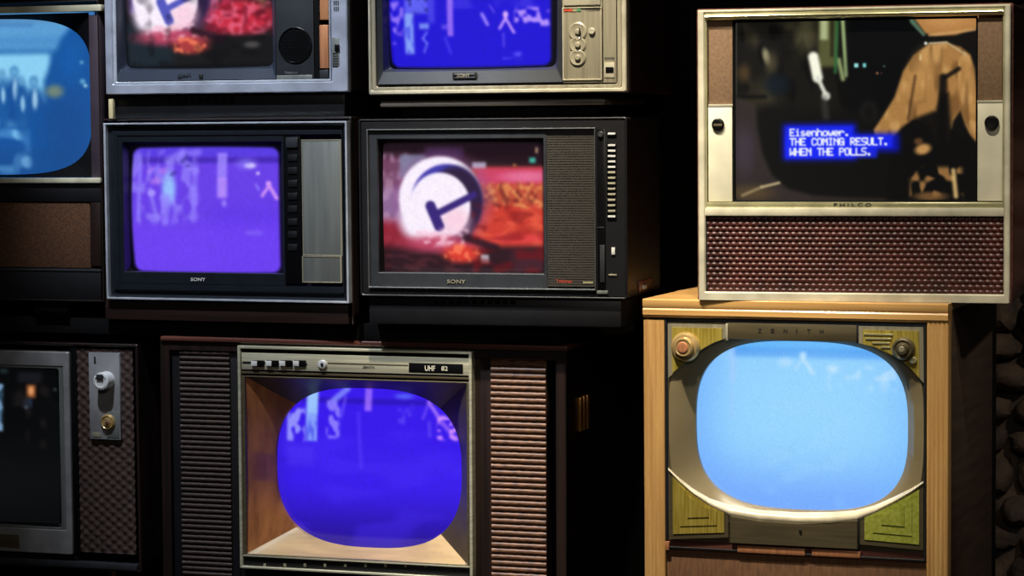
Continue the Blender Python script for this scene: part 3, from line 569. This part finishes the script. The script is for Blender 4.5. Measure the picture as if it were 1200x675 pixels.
# mask funnel round the tube
d1 = .030
fo = t.R(780.5, 377.5, 1084, 646, .004); fi = t.R(815.5, 400, 1064, 597.5, d1)
lo = rr(*t.R(783, 380, 1083, 640, .003), .003, .0008, 0, na=1, ns=24); l1 = se(*t.R(784, 381, 1082.5, 618, .002), .002, 3.6, lo)
li = se(*fi, d1, 3.0, lo); l2 = se(*fi, d1+.02, 3.0, lo)
mid = [((a[0]*.45+b[0]*.55), .009, (a[2]*.45+b[2]*.55)) for a, b in zip(l1, li)]
bm = bmesh.new(); loft(bm, [l1, mid, li, l2]); link('mask', bm, 'olive', t.o, label='olive grey funnel round the picture')
bm = bmesh.new(); loft(bm, [lo, [(a[0], .0045, a[2]) for a in l1]]); link('face_plate', bm, 'taupe', t.o)
t.screen(pic_sky(), d1+.010, .016)
t.border('plate_edge', (779.5, 376, 1085, 650), (2.2, 2.2, 2.6, 2), -.001, .03, 'ink', bev=.0004)
def lobe(pts, d0, dd, mt, name, label=None, parent=None):
    bm = bmesh.new(); prism(bm, PX(pts, d0), d0, d0+dd)
    bmesh.ops.triangulate(bm, faces=[f for f in bm.faces if len(f.verts) > 4]); return link(name, bm, mt, parent or t.o, smooth=False, label=label)
TL = [(782.5, 379), (851, 380.5), (851, 396), (838, 401), (824, 409), (811, 419), (798, 430), (783, 443)]
TR = [(1005.5, 382), (1082, 383.5), (1082.5, 449), (1070, 435), (1055, 422), (1038, 412), (1020, 405), (1005.5, 402)]
BL = [(783.5, 552), (798, 566), (815, 580), (835, 593), (853.5, 602), (853.5, 630), (784, 632)]
BR = [(1007.5, 607), (1030, 597), (1050, 587), (1068, 577), (1082, 568), (1082, 645), (1007.5, 638)]
def shrink(P, f, g): 
    cx = sum(p[0] for p in P)/len(P); cy = sum(p[1] for p in P)/len(P); return [(cx+(x-cx)*f, cy+(y-cy)*g) for x, y in P]
for nm, P_, mt in (('a', TL, 'goldplate'), ('b', TR, 'goldplate'), ('c', BL, 'goldplate'), ('d', BR, 'greengold')):
    c = lobe(P_, -.002, .006, 'taupe' if nm in 'cd' else 'champ', 'corner_plate'); lobe(shrink(P_, .86, .84), -.0035, .003, mt, 'gilt_inlay', parent=c)
    if nm in 'cd':
        lobe(shrink(P_, .62, .60), -.0048, .003, mt, 'gilt_step', parent=c); lobe(shrink(P_, .36, .34), -.0062, .003, mt, 'gilt_step', parent=c)
    if nm == 'b':
        for i, (xa_, xb_, yy) in enumerate(((1012, 1046, 391), (1014, 1044, 396), (1022, 1042, 401), (1032, 1043, 406))): t.box('gilt_rib', xa_, yy, xb_, yy+2.2, -.0055, -.003, 'gold', .0006, parent=c)
t.box('name_strip', 853, 379.5, 1003.5, 399, -.0005, .006, 'taupe'); t.box('strip_joint', 850.5, 379, 852.8, 399, -.003, .004, 'champl', .0003); t.box('strip_joint', 1003.5, 381, 1006, 402.5, -.003, .004, 'ink', .0003)
for ch, x in zip('ZENITH', (890.5, 905.5, 920.5, 933.5, 948, 963)): t.text('lettering', ch, x, 387.5+(x-890)*.012, 4.6, 1.3 if ch == 'I' else 4.2, -.0007, 'ink')
k = t.knob('tuning_knob', 800.5, 407.5, 16.5, -.003, .020, 'amber', prof=[(16.8/SC, 0), (17/SC, -.25), (14.5/SC, -.55), (11.5/SC, -.62), (10.8/SC, -.95), (9.5/SC, -1), (7.5/SC, -.93), (0, -.93)], label='polished gilt knob'); t.knob('knob_cap', 799.5, 407.5, 6.5, -.021, .003, 'copper', parent=k)
k = t.knob('volume_knob', 1057, 409.5, 12.5, -.003, .018, 'taupe', prof=[(13/SC, 0), (12.5/SC, -.5), (10/SC, -.75), (8/SC, -.6), (5/SC, -1), (0, -1)]); t.knob('knob_cap', 1056.5, 409.5, 3.6, -.02, .002, 'champ', parent=k)
t.knob('small_stud', 1070, 422.5, 4, -.003, .006, 'gold')
# pale glossy lip sweeping under the tube
def lip():
    top = [(783, 547), (797, 560), (813, 573), (832, 584), (856, 592), (890, 597.5), (935, 600.5), (975, 600), (1003, 598), (1025, 592), (1048, 582), (1066, 573), (1082, 563)]
    bot = [(783, 552), (797, 567), (813, 581), (832, 594), (856, 605), (890, 611), (935, 614), (975, 614), (1003, 611), (1025, 602), (1048, 590), (1066, 579), (1082, 567)]
    bm = bmesh.new(); rows = []
    for a, b in zip(top, bot):
        row = []
        for k in range(7):
            u = k/6; y = .010*(1-u)+.001-.010*math.sin(math.pi*(.1+.8*u)) ; px, py = a[0]*(1-u)+b[0]*u, a[1]*(1-u)+b[1]*u
            x, z = t.P(px, py, y); row.append(bm.verts.new((x, y, z)))
        rows.append(row)
    for a, b in zip(rows, rows[1:]):
        for k in range(6): bm.faces.new((a[k], a[k+1], b[k+1], b[k]))
    link('lip', bm, 'creammask', t.o, label='glossy cream lip')
lip()
L_ = [(855.5, 605.5), (890, 611.5), (935, 614.5), (975, 614), (1004.5, 611), (1004.5, 643.5), (855.5, 636)]
lobe(L_, -.006, .012, 'taupe', 'control_flap'); t.box('flap_edge', 1004.8, 606, 1007, 644, -.004, .004, 'ink', .0003); t.knob('flap_knob', 937.5, 622, 1.8, -.006, .003, 'ink')
t.box('lower_moulding', 781, 637, 1084.5, 651.5, .004, .03, 'redwood', .001)
t.box('trim_piece', 864, 641.5, 943, 649.5, -.002, .01, 'copper', .0015); t.box('trim_piece', 951, 645, 1008, 653, -.002, .01, 'copper', .0015)
t.box('speaker_cloth', 780, 652, 1085, 790, .006, .03, 'lowercloth', .0005)
t.box('cloth_hook', 779.5, 634.5, 784, 645, -.003, .003, 'copper', .0006)
for px in (772, 1094):
    for yy in (.05, .42):
        x = t.P(px, 800, yy)[0]; zz = o0[2]+.001; x = min(max(x, o0[0]+.03), o0[1]-.03); bm = bmesh.new()
        rings = [[bm.verts.new((x+r_*math.cos(i*math.pi/8), yy+r_*math.sin(i*math.pi/8), z)) for i in range(16)] for r_, z in ((.024, zz), (.022, zz-.05), (.014, .004))]
        for A, B in zip(rings, rings[1:]):
            for i in range(16): bm.faces.new((A[i], A[(i+1) % 16], B[(i+1) % 16], B[i]))
        bm.faces.new(rings[-1]); link('leg', bm, 'blond', t.o)

zI_top = FLOOR+zt_+.0005
z_board0 = max(zG_top, zH_top); z_board1 = wpt(400, 380, 0).z; print('levels', zG_top, zH_top, z_board1)
# ------------------------------------------------------------------ dark board, spacers
xa_, xb_ = wpt(-150, 390).x, wpt(652, 390).x
bm = bmesh.new(); add_box(bm, 0, xb_-xa_, 0, .27, 0, z_board1-z_board0, .002); o = link('shelf_board', bm, 'matte'); o.location = (xa_, .03, z_board0); tag(o, 'black horizontal board under the middle row of televisions', 'shelf')
a = wpt(690, 397, .30); b = wpt(727, 397, .30)
bm = bmesh.new(); h0, h1 = (397-388)/SC*1.05, (z_board1-z_board0)-.0005
add_box(bm, 0, b.x-a.x, 0, .08, 0, h0*1.0)
for v in bm.verts:
    if v.co.z > h0*.5: v.co.z = h0*.8 if v.co.x < .01 else h1
o = link('support_wedge', bm, 'shim'); o.location = (a.x+.006, .305, z_board0); tag(o, 'small grey wedge in the gap near the black middle television, at its lower right', 'wedge')
# ------------------------------------------------------------------ set with the crowd picture (far left, top)
t = TV('console_television', 'television at the left edge with pale blue crowd picture and painted room reflections', 0, .01, z_board1)
t.cabinet((-215, 3, 118.5, 351), .004, .36, 'darkwood', tray=.10, label='dark wooden case')
for x in (-150, 60): t.box('foot', x-20, 351, x+20, 382, .01, .2, 'matte')
t.box('top_rail', -212, 9.5, 118.3, 17, -.006, .02, 'rail', .0015); t.box('bottom_rail', -212, 208.5, 117.5, 214.5, -.006, .02, 'rail', .0015)
t.box('side_panel', 105.5, 17.5, 118, 208, .002, .03, 'purplegrey'); t.box('side_panel', -212, 17.5, -163, 208, .002, .03, 'purplegrey')
bm = bmesh.new(); lo = rr(*t.R(-163, 18, 106, 208, .004), .004, .0008, 0, na=1, ns=24); q_ = t.R(-156, 23, 105.5, 205, .02); loft(bm, [lo, se(*q_, .030, 4.0, lo), se(*q_, .045, 4.0, lo)]); link('mask', bm, 'matte', t.o)
t.screen(pic_crowd(), .034, .012)
t.box('lower_fascia', -212, 215, 118, 236, .002, .03, 'black'); t.box('speaker_cloth', -205, 237, 105.5, 312, .005, .03, 'cloth'); t.box('cloth_surround', 106.5, 237, 118, 312, .003, .03, 'darkwood')
t.box('base_fascia', -212, 313, 118, 350, .001, .03, 'black'); t.box('trim_strip', -212, 314, 118, 316, -.001, .01, 'charcoal', .0003)

settle(t)
# ------------------------------------------------------------------ violet set, middle left
t = TV('portable_television', 'television with violet picture, thin silver trim and tall grey metal side panel', 265, 0, z_board1, -1.2, 0)
t.cabinet((122, 138, 413, 381), .004, .24, 'darkwood', tray=.11, taper=(.75, .7, .12), d0=.008, label='dark wooden case')
t.border('silver_trim', (122.8, 143, 407.5, 353), (2.4, 2.2, 2.4, 2.6), -.008, .03, 'trim', r=.001, bev=.0007)
t.ring('front_moulding', [((125, 145.3, 405, 350.5), -.005, .001, 0), ((128.5, 149, 402.5, 347), .004, .001, 0), ((132, 152.5, 402, 343.5), .004, .001, 0), ((134.5, 154, 402, 341), -.002, .001, 0), ((139, 158, 401, 334), -.002, .001, 0), ((139.5, 158.5, 401, 333.5), .02, .001, 0)], 'darkblue')
t.border('bezel', (138, 157.5, 333.5, 333.5), (6.5, 9, 3, 14), .0, .03, 'darkblue', bev=.0012)
t.ring('mask', [((144, 166, 331, 320), .001, .001, 0), ((147, 168.5, 330, 320), .028, .012, .01, .012)], 'matte')
t.screen(pic_violet(), .034, .01)
t.box('control_strip', 334, 159, 352.5, 333, .0, .03, 'blackg'); t.box('power_button', 334.8, 161, 348.5, 173, -.004, .005, 'charcoal')
for i in range(8): t.box('button', 337, 181+i*15, 348, 189+i*15, -.0022, .005, 'black')
t.box('side_panel', 354, 164, 400, 331, -.002, .03, 'brushed'); t.border('panel_rim', (354, 163.5, 400.5, 300), (1, 1.3, 2, 1.2), -.003, -.001, 'champ', bev=.0004)
t.border('panel_rim', (354, 300.5, 400.5, 331.5), (1, .8, 2, 1.2), -.003, -.001, 'champ', bev=.0004)
t.text('maker_badge', 'SONY', 232.3, 327.5, 4.2, 20, -.001, 'white', ext=.001)
t.box('base_fascia', 123.5, 354.5, 408, 377, .005, .03, 'darkwoodh')

zD_top = z_board1+t.R(120, 138, 413, 378.5, .008)[3]+.0005; settle(t)
# ------------------------------------------------------------------ red picture set, middle
t = TV('portable_television', 'black television with hammer on red picture and column of small buttons on the right', 580, -.02, z_board1, 2.0, 0)
t.cabinet((421, 138.5, 735, 349), .004, .27, 'black', tray=.10, taper=(.8, .75, .14), r=.005, label='black plastic case')
t.border('front_panel', (424, 141.5, 733, 346), (7, 9, 36, 7), .002, .03, 'black', bev=.001)
t.border('silver_trim', (430.5, 150.5, 697.5, 339), (1.2, 1.5, .8, 1.7), -.003, .02, 'dulltrim', r=.001, bev=.0006)
t.border('bezel', (432, 152.3, 641, 337), (11, 10.5, 4, 17), .003, .03, 'charcoal', bev=.0015)
t.ring('mask', [((443, 163, 637, 320.5), .0045, .001, 0), ((446, 166, 635.5, 320), .028, .008, .01, .012)], 'matte')
p = pic_hammer(440, 160, 642, 326, 519, 231, 1., 'E'); t.screen(p, .034, .01)
bm = bmesh.new(); r = t.R(641, 152.5, 696.5, 336.5, .003); n = 64
prof = []
for i in range(n):
    z = r[3]-(r[3]-r[2])*i/n; dz = (r[3]-r[2])/n; add_box(bm, r[0], r[1], .0045, .012, z-dz*.72, z)
add_box(bm, r[0], r[1], .006, .02, r[2], r[3]); link('speaker_grille', bm, 'mesh', t.o, smooth=False)
t.text('lettering', 'Trinitron', 661, 329.5, 4, 19, .0045, 'red'); t.box('accent_mark', 683, 330, 695, 332.5, .0042, .006, 'gold', .0002)
t.box('control_channel', 699.5, 151, 709.5, 340, .001, .01, 'blackg')
for y in [157, 170.5, 177, 183.3, 189.6, 196, 202.3, 208.7, 215.2, 221.6, 228, 234.6, 241, 247.5, 254]:
    b = t.box('button', 711, y-2.6, 722, y+2.6, -.001, .01, 'blackg', .0004); t.box('marking', 712.3, y-1.5, 721, y+.8, -.0016, 0, 'white' if y < 200 or y > 250 else 'champl', .0001, parent=b)
t.knob('knob', 703.5, 157.5, 3.6, .001, .005, 'charcoal'); t.box('slider_track', 703, 287, 708.5, 331, -.0005, .004, 'charcoal'); t.box('slider_mark', 699.5, 266, 708, 267.5, 0, .004, 'charcoal', .0002)
t.box('indicator', 716.5, 290, 720.5, 298.5, -.001, .004, 'white', .0004); t.box('indicator', 713, 321, 722.5, 323.2, 0, .004, 'champ', .0003); t.box('jack_plate', 699.5, 340.5, 712, 344.5, -.0005, .004, 'brushed', .0004)
t.text('maker_badge', 'SONY', 535, 330, 4.6, 23, .0025, 'champ', ext=.0012)
t.box('base', 432, 349.5, 728, 382, .012, .25, 'black', .004)
for i in range(11): t.box('vent_slot', 508+i*9, 352, 514+i*9, 356.5, .0105, .013, 'matte', .0002)
# right flank details
xr = t.R(421, 138.5, 735, 349, 0)[1]
bm = bmesh.new(); z1 = t.P(735, 186, 0)[1]; add_box(bm, xr-.001, xr+.0015, .09, .20, z1, z1+.003, .0004); link('side_groove_trim', bm, 'black', t.o)
bm = bmesh.new(); z1 = t.P(735, 343, 0)[1]; add_box(bm, xr-.002, xr+.004, .08, .20, z1-.004, z1+.018, .001); link('side_bracket', bm, 'redwood', t.o); bm = bmesh.new(); add_box(bm, xr+.003, xr+.007, .10, .13, z1+.0, z1+.008, .001); link('side_catch', bm, 'trim', t.o)

zE_top = z_board1+t.R(421, 138.5, 735, 349, 0)[3]+.0005; settle(t)
# ------------------------------------------------------------------ silver set, top left
t = TV('portable_television', 'silver-framed television in the top row with white disc picture and round speaker', 264, 0, zD_top, 0)
zb = 110
t.cabinet((123, -100, 411, 109.5), .004, .30, 'darkwood', tray=.09, d0=.006, label='brown wooden case')
t.box('base', 132, 111, 404, 139, .012, .28, 'black', .003)
for i in range(9): t.box('vent_slot', 196+i*9, 114, 202+i*9, 122, .0105, .013, 'matte', .0002)
t.border('front_frame', (122, -101, 406.5, 109.3), (8.5, 9, 19, 12), -.008, .04, 'silver', r=.003, bev=.002)
t.border('chrome_trim', (131, -92, 386.5, 97), (4, 3, 1.5, 2.6), -.003, .04, 'trim', r=.002, bev=.001)
t.ring('bezel', [((135, -89, 322, 94), -.001, .001, 0), ((139, -84, 319, 81.5), .006, .003, 0), ((142, -80, 317, 80), .028, .012, .02, .012)], 'bluegrey')
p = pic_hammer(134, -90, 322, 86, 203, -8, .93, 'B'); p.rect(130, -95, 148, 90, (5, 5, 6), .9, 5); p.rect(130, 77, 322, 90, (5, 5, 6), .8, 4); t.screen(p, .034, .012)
t.box('speaker_panel', 322, -89, 367, 94, .001, .03, 'charcoal')
bm = bmesh.new(); cx, cz = t.P(346, 53, 0)
lathe(bm, cx, cz, [(.038, .002), (.038, -.001), (.0365, -.002), (.035, .0005), (0, .0005)], 40); g = link('speaker_grille', bm, 'blackg', t.o)
bm = bmesh.new()
for i in range(-7, 8):
    for j in range(-7, 8):
        if i*i+j*j < 50: lathe(bm, cx+i*.0047, cz+j*.0047, [(.0014, .0005), (.0010, -.0012), (0, -.0014)], 6)
link('perforation', bm, 'matte', g)
t.box('plinth_strip', 324, 88, 366, 93, 0, .01, 'brushed', .0004); t.text('lettering', 'Trinitron', 341, 85, 3.2, 17, .0005, 'brushed')
t.box('column_gap', 367.5, -89, 374, 94, .004, .03, 'matte')
for a, b in ((-89, -34), (-31, 23), (29, 80)): t.box('control_flap', 374.5, a, 384.5, b, -.002, .03, 'copper')
t.box('button', 374.5, 82, 384.5, 92, -.0015, .03, 'charcoal')
t.box('switch_recess', 389, 44, 397.5, 78, -.0088, -.006, 'brushed'); t.box('slider', 392, 52, 397, 60, -.012, -.008, 'blackg'); 
for y in range(62, 78, 3): t.box('tick', 389.5, y, 396, y+1.2, -.0095, -.008, 'ink', .0001)
t.text('lettering', 'III\nIII', 394, 7, 12, 6, -.0085, 'ink')
t.text('maker_badge', 'SONY', 216, 88.5, 4.2, 18, -.0008, 'charcoal', ext=.001)
t.box('badge_bracket', 208, 90.5, 212, 92, -.002, .001, 'ink', .0002); t.box('badge_bracket', 233, 87, 237.5, 92, -.002, .001, 'ink', .0002)

settle(t)
# ------------------------------------------------------------------ champagne set, top middle
t = TV('portable_television', 'champagne-coloured television in the top row with blue picture and small round dials', 582, 0, zE_top, 0)
t.cabinet((432, -100, 738, 110.5), .004, .32, 'darkwood', tray=.09, d0=.010, label='brown wooden case')
t.box('base', 445, 117, 709, 124.5, .006, .30, 'greyplate', .004); t.box('base_recess', 440, 111.5, 728, 117, .02, .29, 'matte'); t.box('underframe', 470, 125, 700, 139, .03, .27, 'matte')
t.border('front_frame', (430.8, -101, 733.5, 109.5), (3.2, 6, 5.5, 5), -.008, .04, 'champl', r=.004, bev=.002)
t.border('inner_frame', (434, -95, 728, 104.5), (5.5, 5, 5, 4), -.004, .04, 'champ', r=.006, bev=.001)
t.border('dark_line', (440, -90, 722.5, 99), (2, 2, 2, 2), .003, .04, 'ink', r=.004, bev=.0004)  # black line between inner frame and bezel
t.ring('bezel', [((441.5, -89, 659, 97.5), -.001, .001, 0), ((448, -84, 653, 83), .006, .003, 0), ((451, -80, 650, 81), .028, .012, .02, .012)], 'charcoal')
t.screen(pic_blue_B(), .034, .012)
t.box('control_panel', 659, -88, 705.5, 97, -.002, .03, 'champ'); t.box('side_column', 706.5, -88, 722, 97, -.003, .03, 'champ')
t.box('panel_flap', 660, -80, 703, 6, -.006, 0, 'champl'); t.border('panel_rim', (659, 8.5, 705, 94), (1.6, 1, 1, 1.4), -.0045, -.001, 'champl', bev=.0005)
for i, mt in enumerate(('red', 'red', 'gold', 'green')): t.box('colour_stripe', 661+i*5, 10.5, 665.6+i*5, 13.5, -.0032, -.0015, mt, .0001)
t.text('lettering', 'Trinitron', 694, 11.5, 3.2, 18, -.0022, 'ink')
for px, py, r in ((676.5, 37, 11), (676.5, 52.5, 10), (676.5, 67.5, 10)):
    k = t.knob('knob', px, py, r, -.002, .0035, 'champ', prof=[(r/SC, 0), (r/SC, -.5), (r*.85/SC, -1), (r*.6/SC, -.7), (0, -.7)]); t.knob('pointer_cap', px, py, 3.4, -.005, .004, 'champ', parent=k)
t.knob('button', 693, 36.5, 4, -.002, .005, 'champl'); t.box('pointer', 678.2, 33, 679.4, 38.5, -.013, -.009, 'ink', .0002)
t.box('switch_surround', 708, 73, 720, 91, -.0045, -.002, 'champl'); t.box('power_switch', 709.5, 78.5, 719, 85, -.006, -.003, 'blackg'); t.text('lettering', 'POWER', 714.5, 68.5, 3, 12, -.0032, 'charcoal')
t.text('maker_badge', 'SONY', 543.5, 88.5, 4.2, 16, -.0015, 'champ', ext=.001); t.border('badge_bracket', (530, 85, 558, 92), (1.6, 0.6, 1.6, 1.2), -.0025, .001, 'ink', bev=.0002)

settle(t)
a = wpt(127.5, 136.5, -.004); b = wpt(131.8, 113.5, -.004)
bm = bmesh.new(); add_box(bm, 0, b.x-a.x, 0, .012, 0, b.z-a.z, .0006); o = link('support_peg', bm, 'creamwood'); o.location = (a.x, -.004, zD_top); tag(o, 'small upright cream peg under the left corner of the silver-framed television', 'peg')

# ------------------------------------------------------------------ cream set on top of the blond console, upper right
t = TV('table_television', 'cream-framed television on the blond console, with white caption and painted reflection of tan coat', 1002, 0, zI_top, 3.4, 0)
t.cabinet((817, 7, 1187, 358), .005, .34, 'redwood', tray=.10, taper=(.8, .7, .1), d0=.006, r=.004, label='reddish brown wooden case')
t.border('front_frame', (818, 8.3, 1183.5, 355), (8, 4, 7, 11.5), -.010, .03, 'cream', r=.002, bev=.0025)
t.box('crossbar', 826, 243.5, 1176.5, 253.5, -.009, .03, 'cream', .0025)
bm = bmesh.new(); r = t.R(826.5, 12, 1176, 20.5, -.007); y0 = -.006
L = [(r[0], r[1])]
pr = [(y0+.02, r[3]), (y0-.001, r[3]), (y0-.006, (r[2]*.35+r[3]*.65)), (y0-.007, (r[2]+r[3])/2), (y0-.005, r[2]*.75+r[3]*.25), (y0, r[2]), (y0+.02, r[2])]
A = [bm.verts.new((r[0], y, z)) for y, z in pr]; B = [bm.verts.new((r[1], y, z)) for y, z in pr]
for i in range(len(pr)-1): bm.faces.new((A[i], A[i+1], B[i+1], B[i]))
link('top_rail', bm, 'gold', t.o, label='polished gilt rail')
t.border('gilt_liner', (825.5, 12, 1177, 243.5), (3, 1, 2.2, 1), -.006, .02, 'gold', bev=.0006)
t.box('side_panel', 829, 21, 858.5, 122, .002, .03, 'brownpanel'); t.box('side_panel', 1145, 21, 1174.5, 119, .002, .03, 'brownpanel')
t.box('control_panel', 830, 125, 858, 236, -.002, .03, 'palecream', .0008); t.box('control_panel', 1145.5, 120, 1175, 235.5, -.002, .03, 'palecream', .0008)
t.box('panel_edge', 830, 122, 858.5, 125, -.003, .02, 'champl', .0004); t.box('panel_edge', 1145, 117.5, 1175, 120.5, -.003, .02, 'champl', .0004)
k = t.knob('knob', 841, 146, 7.2, -.002, .006, 'blackg'); t.box('slot', 836, 145, 846, 148, -.0085, -.007, 'taupe', .0002, parent=k); t.knob('knob', 1162, 143.8, 8, -.002, .010, 'blackg')
t.box('gilt_strip', 828, 236.8, 1175, 243, -.005, .03, 'gold', .0008); t.text('lettering', 'P H I L C O', 999, 240, 4, 42, -.0053, 'ink')
t.ring('window_frame', [((858.5, 21, 1145.5, 236.5), .0, .001, 0), ((860.5, 23.5, 1143.5, 235), .002, .002, 0), ((861, 24, 1143, 234.5), .02, .003, 0, .004)], 'matte')
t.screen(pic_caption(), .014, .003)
bm = bmesh.new()
weave(t, (829, 254, 1177.5, 344.5), 44, 15, .003, 'grille', diamond=False, d=.0)

settle(t)
# ================================================================== setting
bm = bmesh.new(); add_box(bm, -3, 3, -4.0, 1.0, FLOOR-.05, FLOOR); o = link('floor', bm, 'floor'); o['kind'] = 'structure'
bm = bmesh.new(); add_box(bm, -2.2, wpt(1166, 400, .62).x, .62, .64, FLOOR, 1.6); o = link('added_black_backing', bm, 'matte'); o['kind'] = 'structure'  # black panel added behind the sets to stand in for darkness
def stone_wall():
    bm = bmesh.new(); rs = random.Random(11); z = FLOOR; Yw = .80
    while z < 1.1:
        h = rs.uniform(.055, .10); x = -1.6+rs.uniform(-.05, 0)
        while x < 1.9:
            w = rs.uniform(.06, .15); cx, cz = x+w/2, z+h/2+rs.uniform(-.008, .008); a, b = w/2*.96, h/2*.94; dp = rs.uniform(.035, .075); n, k = 14, 5
            ph = rs.uniform(0, 99); tilt = rs.uniform(-.12, .12); ex = rs.uniform(2.4, 3.6)
            rings = []
            for j in range(k):
                s_ = math.cos(j/(k-1)*math.pi/2*.86); y = Yw-dp*math.sin(j/(k-1)*math.pi/2); ring = []
                for i in range(n):
                    t_ = 2*math.pi*i/n; c, s2 = math.cos(t_), math.sin(t_); rr_ = (abs(c)**ex+abs(s2)**ex)**(-1/ex)
                    nz = 1+.13*mnoise.noise(Vector((c*1.3+ph, s2*1.3, j*.5)))
                    px, pz = a*s_*rr_*c*nz, b*s_*rr_*s2*nz; ring.append(bm.verts.new((cx+px-pz*tilt, y+.012*mnoise.noise(Vector((px*30+ph, pz*30, 1))), cz+pz+px*tilt)))
                rings.append(ring)
            for A, B in zip(rings, rings[1:]):
                for i in range(n): bm.faces.new((A[i], A[(i+1) % n], B[(i+1) % n], B[i]))
            bm.faces.new(rings[-1]); x += w
        z += h
    bmesh.ops.recalc_face_normals(bm, faces=bm.faces)
    add_box(bm, -3, 3, Yw-.004, Yw+.1, FLOOR, 1.6)
    o = link('wall_back', bm, 'stone'); o['kind'] = 'structure'
stone_wall()

# ================================================================== light
def spot(name, loc, tgt, e, col, ang, blend=.6, r=.04):
    l = bpy.data.lights.new(name, 'SPOT'); l.energy = e; l.color = col; l.spot_size = math.radians(ang); l.spot_blend = blend; l.shadow_soft_size = r
    o = bpy.data.objects.new(name, l); COL.objects.link(o); o.location = loc; o.rotation_euler = (Vector(tgt)-Vector(loc)).to_track_quat('-Z', 'Y').to_euler(); return o
spot('spot_lamp_warm', (.12, -.92, 2.0), (.20, 0, -.18), 460, (1, .89, .72), 38, 1.)
spot('spot_lamp_cream', (.85, -1.15, 2.0), (.76, 0, .33), 165, (1, .92, .74), 26)
spot('spot_lamp_cool', (-.75, -1.15, 2.0), (-.52, 0, .28), 250, (.82, .89, 1), 36)
spot('added_side_fill', (2.1, -1.0, 1.2), (1.2, .7, -.4), 60, (1, .86, .7), 40)  # unseen spot added to brighten the stones at the right
def area(name, loc, tgt, e, col, sx, sy):
    l = bpy.data.lights.new(name, 'AREA'); l.shape = 'RECTANGLE'; l.size = sx; l.size_y = sy; l.energy = e; l.color = col
    o = bpy.data.objects.new(name, l); COL.objects.link(o); o.location = loc; o.rotation_euler = (Vector(tgt)-Vector(loc)).to_track_quat('-Z', 'Y').to_euler(); return o
area('room_fill', (1.6, -4.6, 1.9), (0, 0, 0), 22, (1, .9, .78), 1.2, .8)  # soft fill added for room ambience, no such lamp in the place
w = bpy.data.worlds.new('world'); S.world = w; w.use_nodes = True; w.node_tree.nodes['Background'].inputs[0].default_value = (.5, .55, .7, 1); w.node_tree.nodes['Background'].inputs[1].default_value = .012
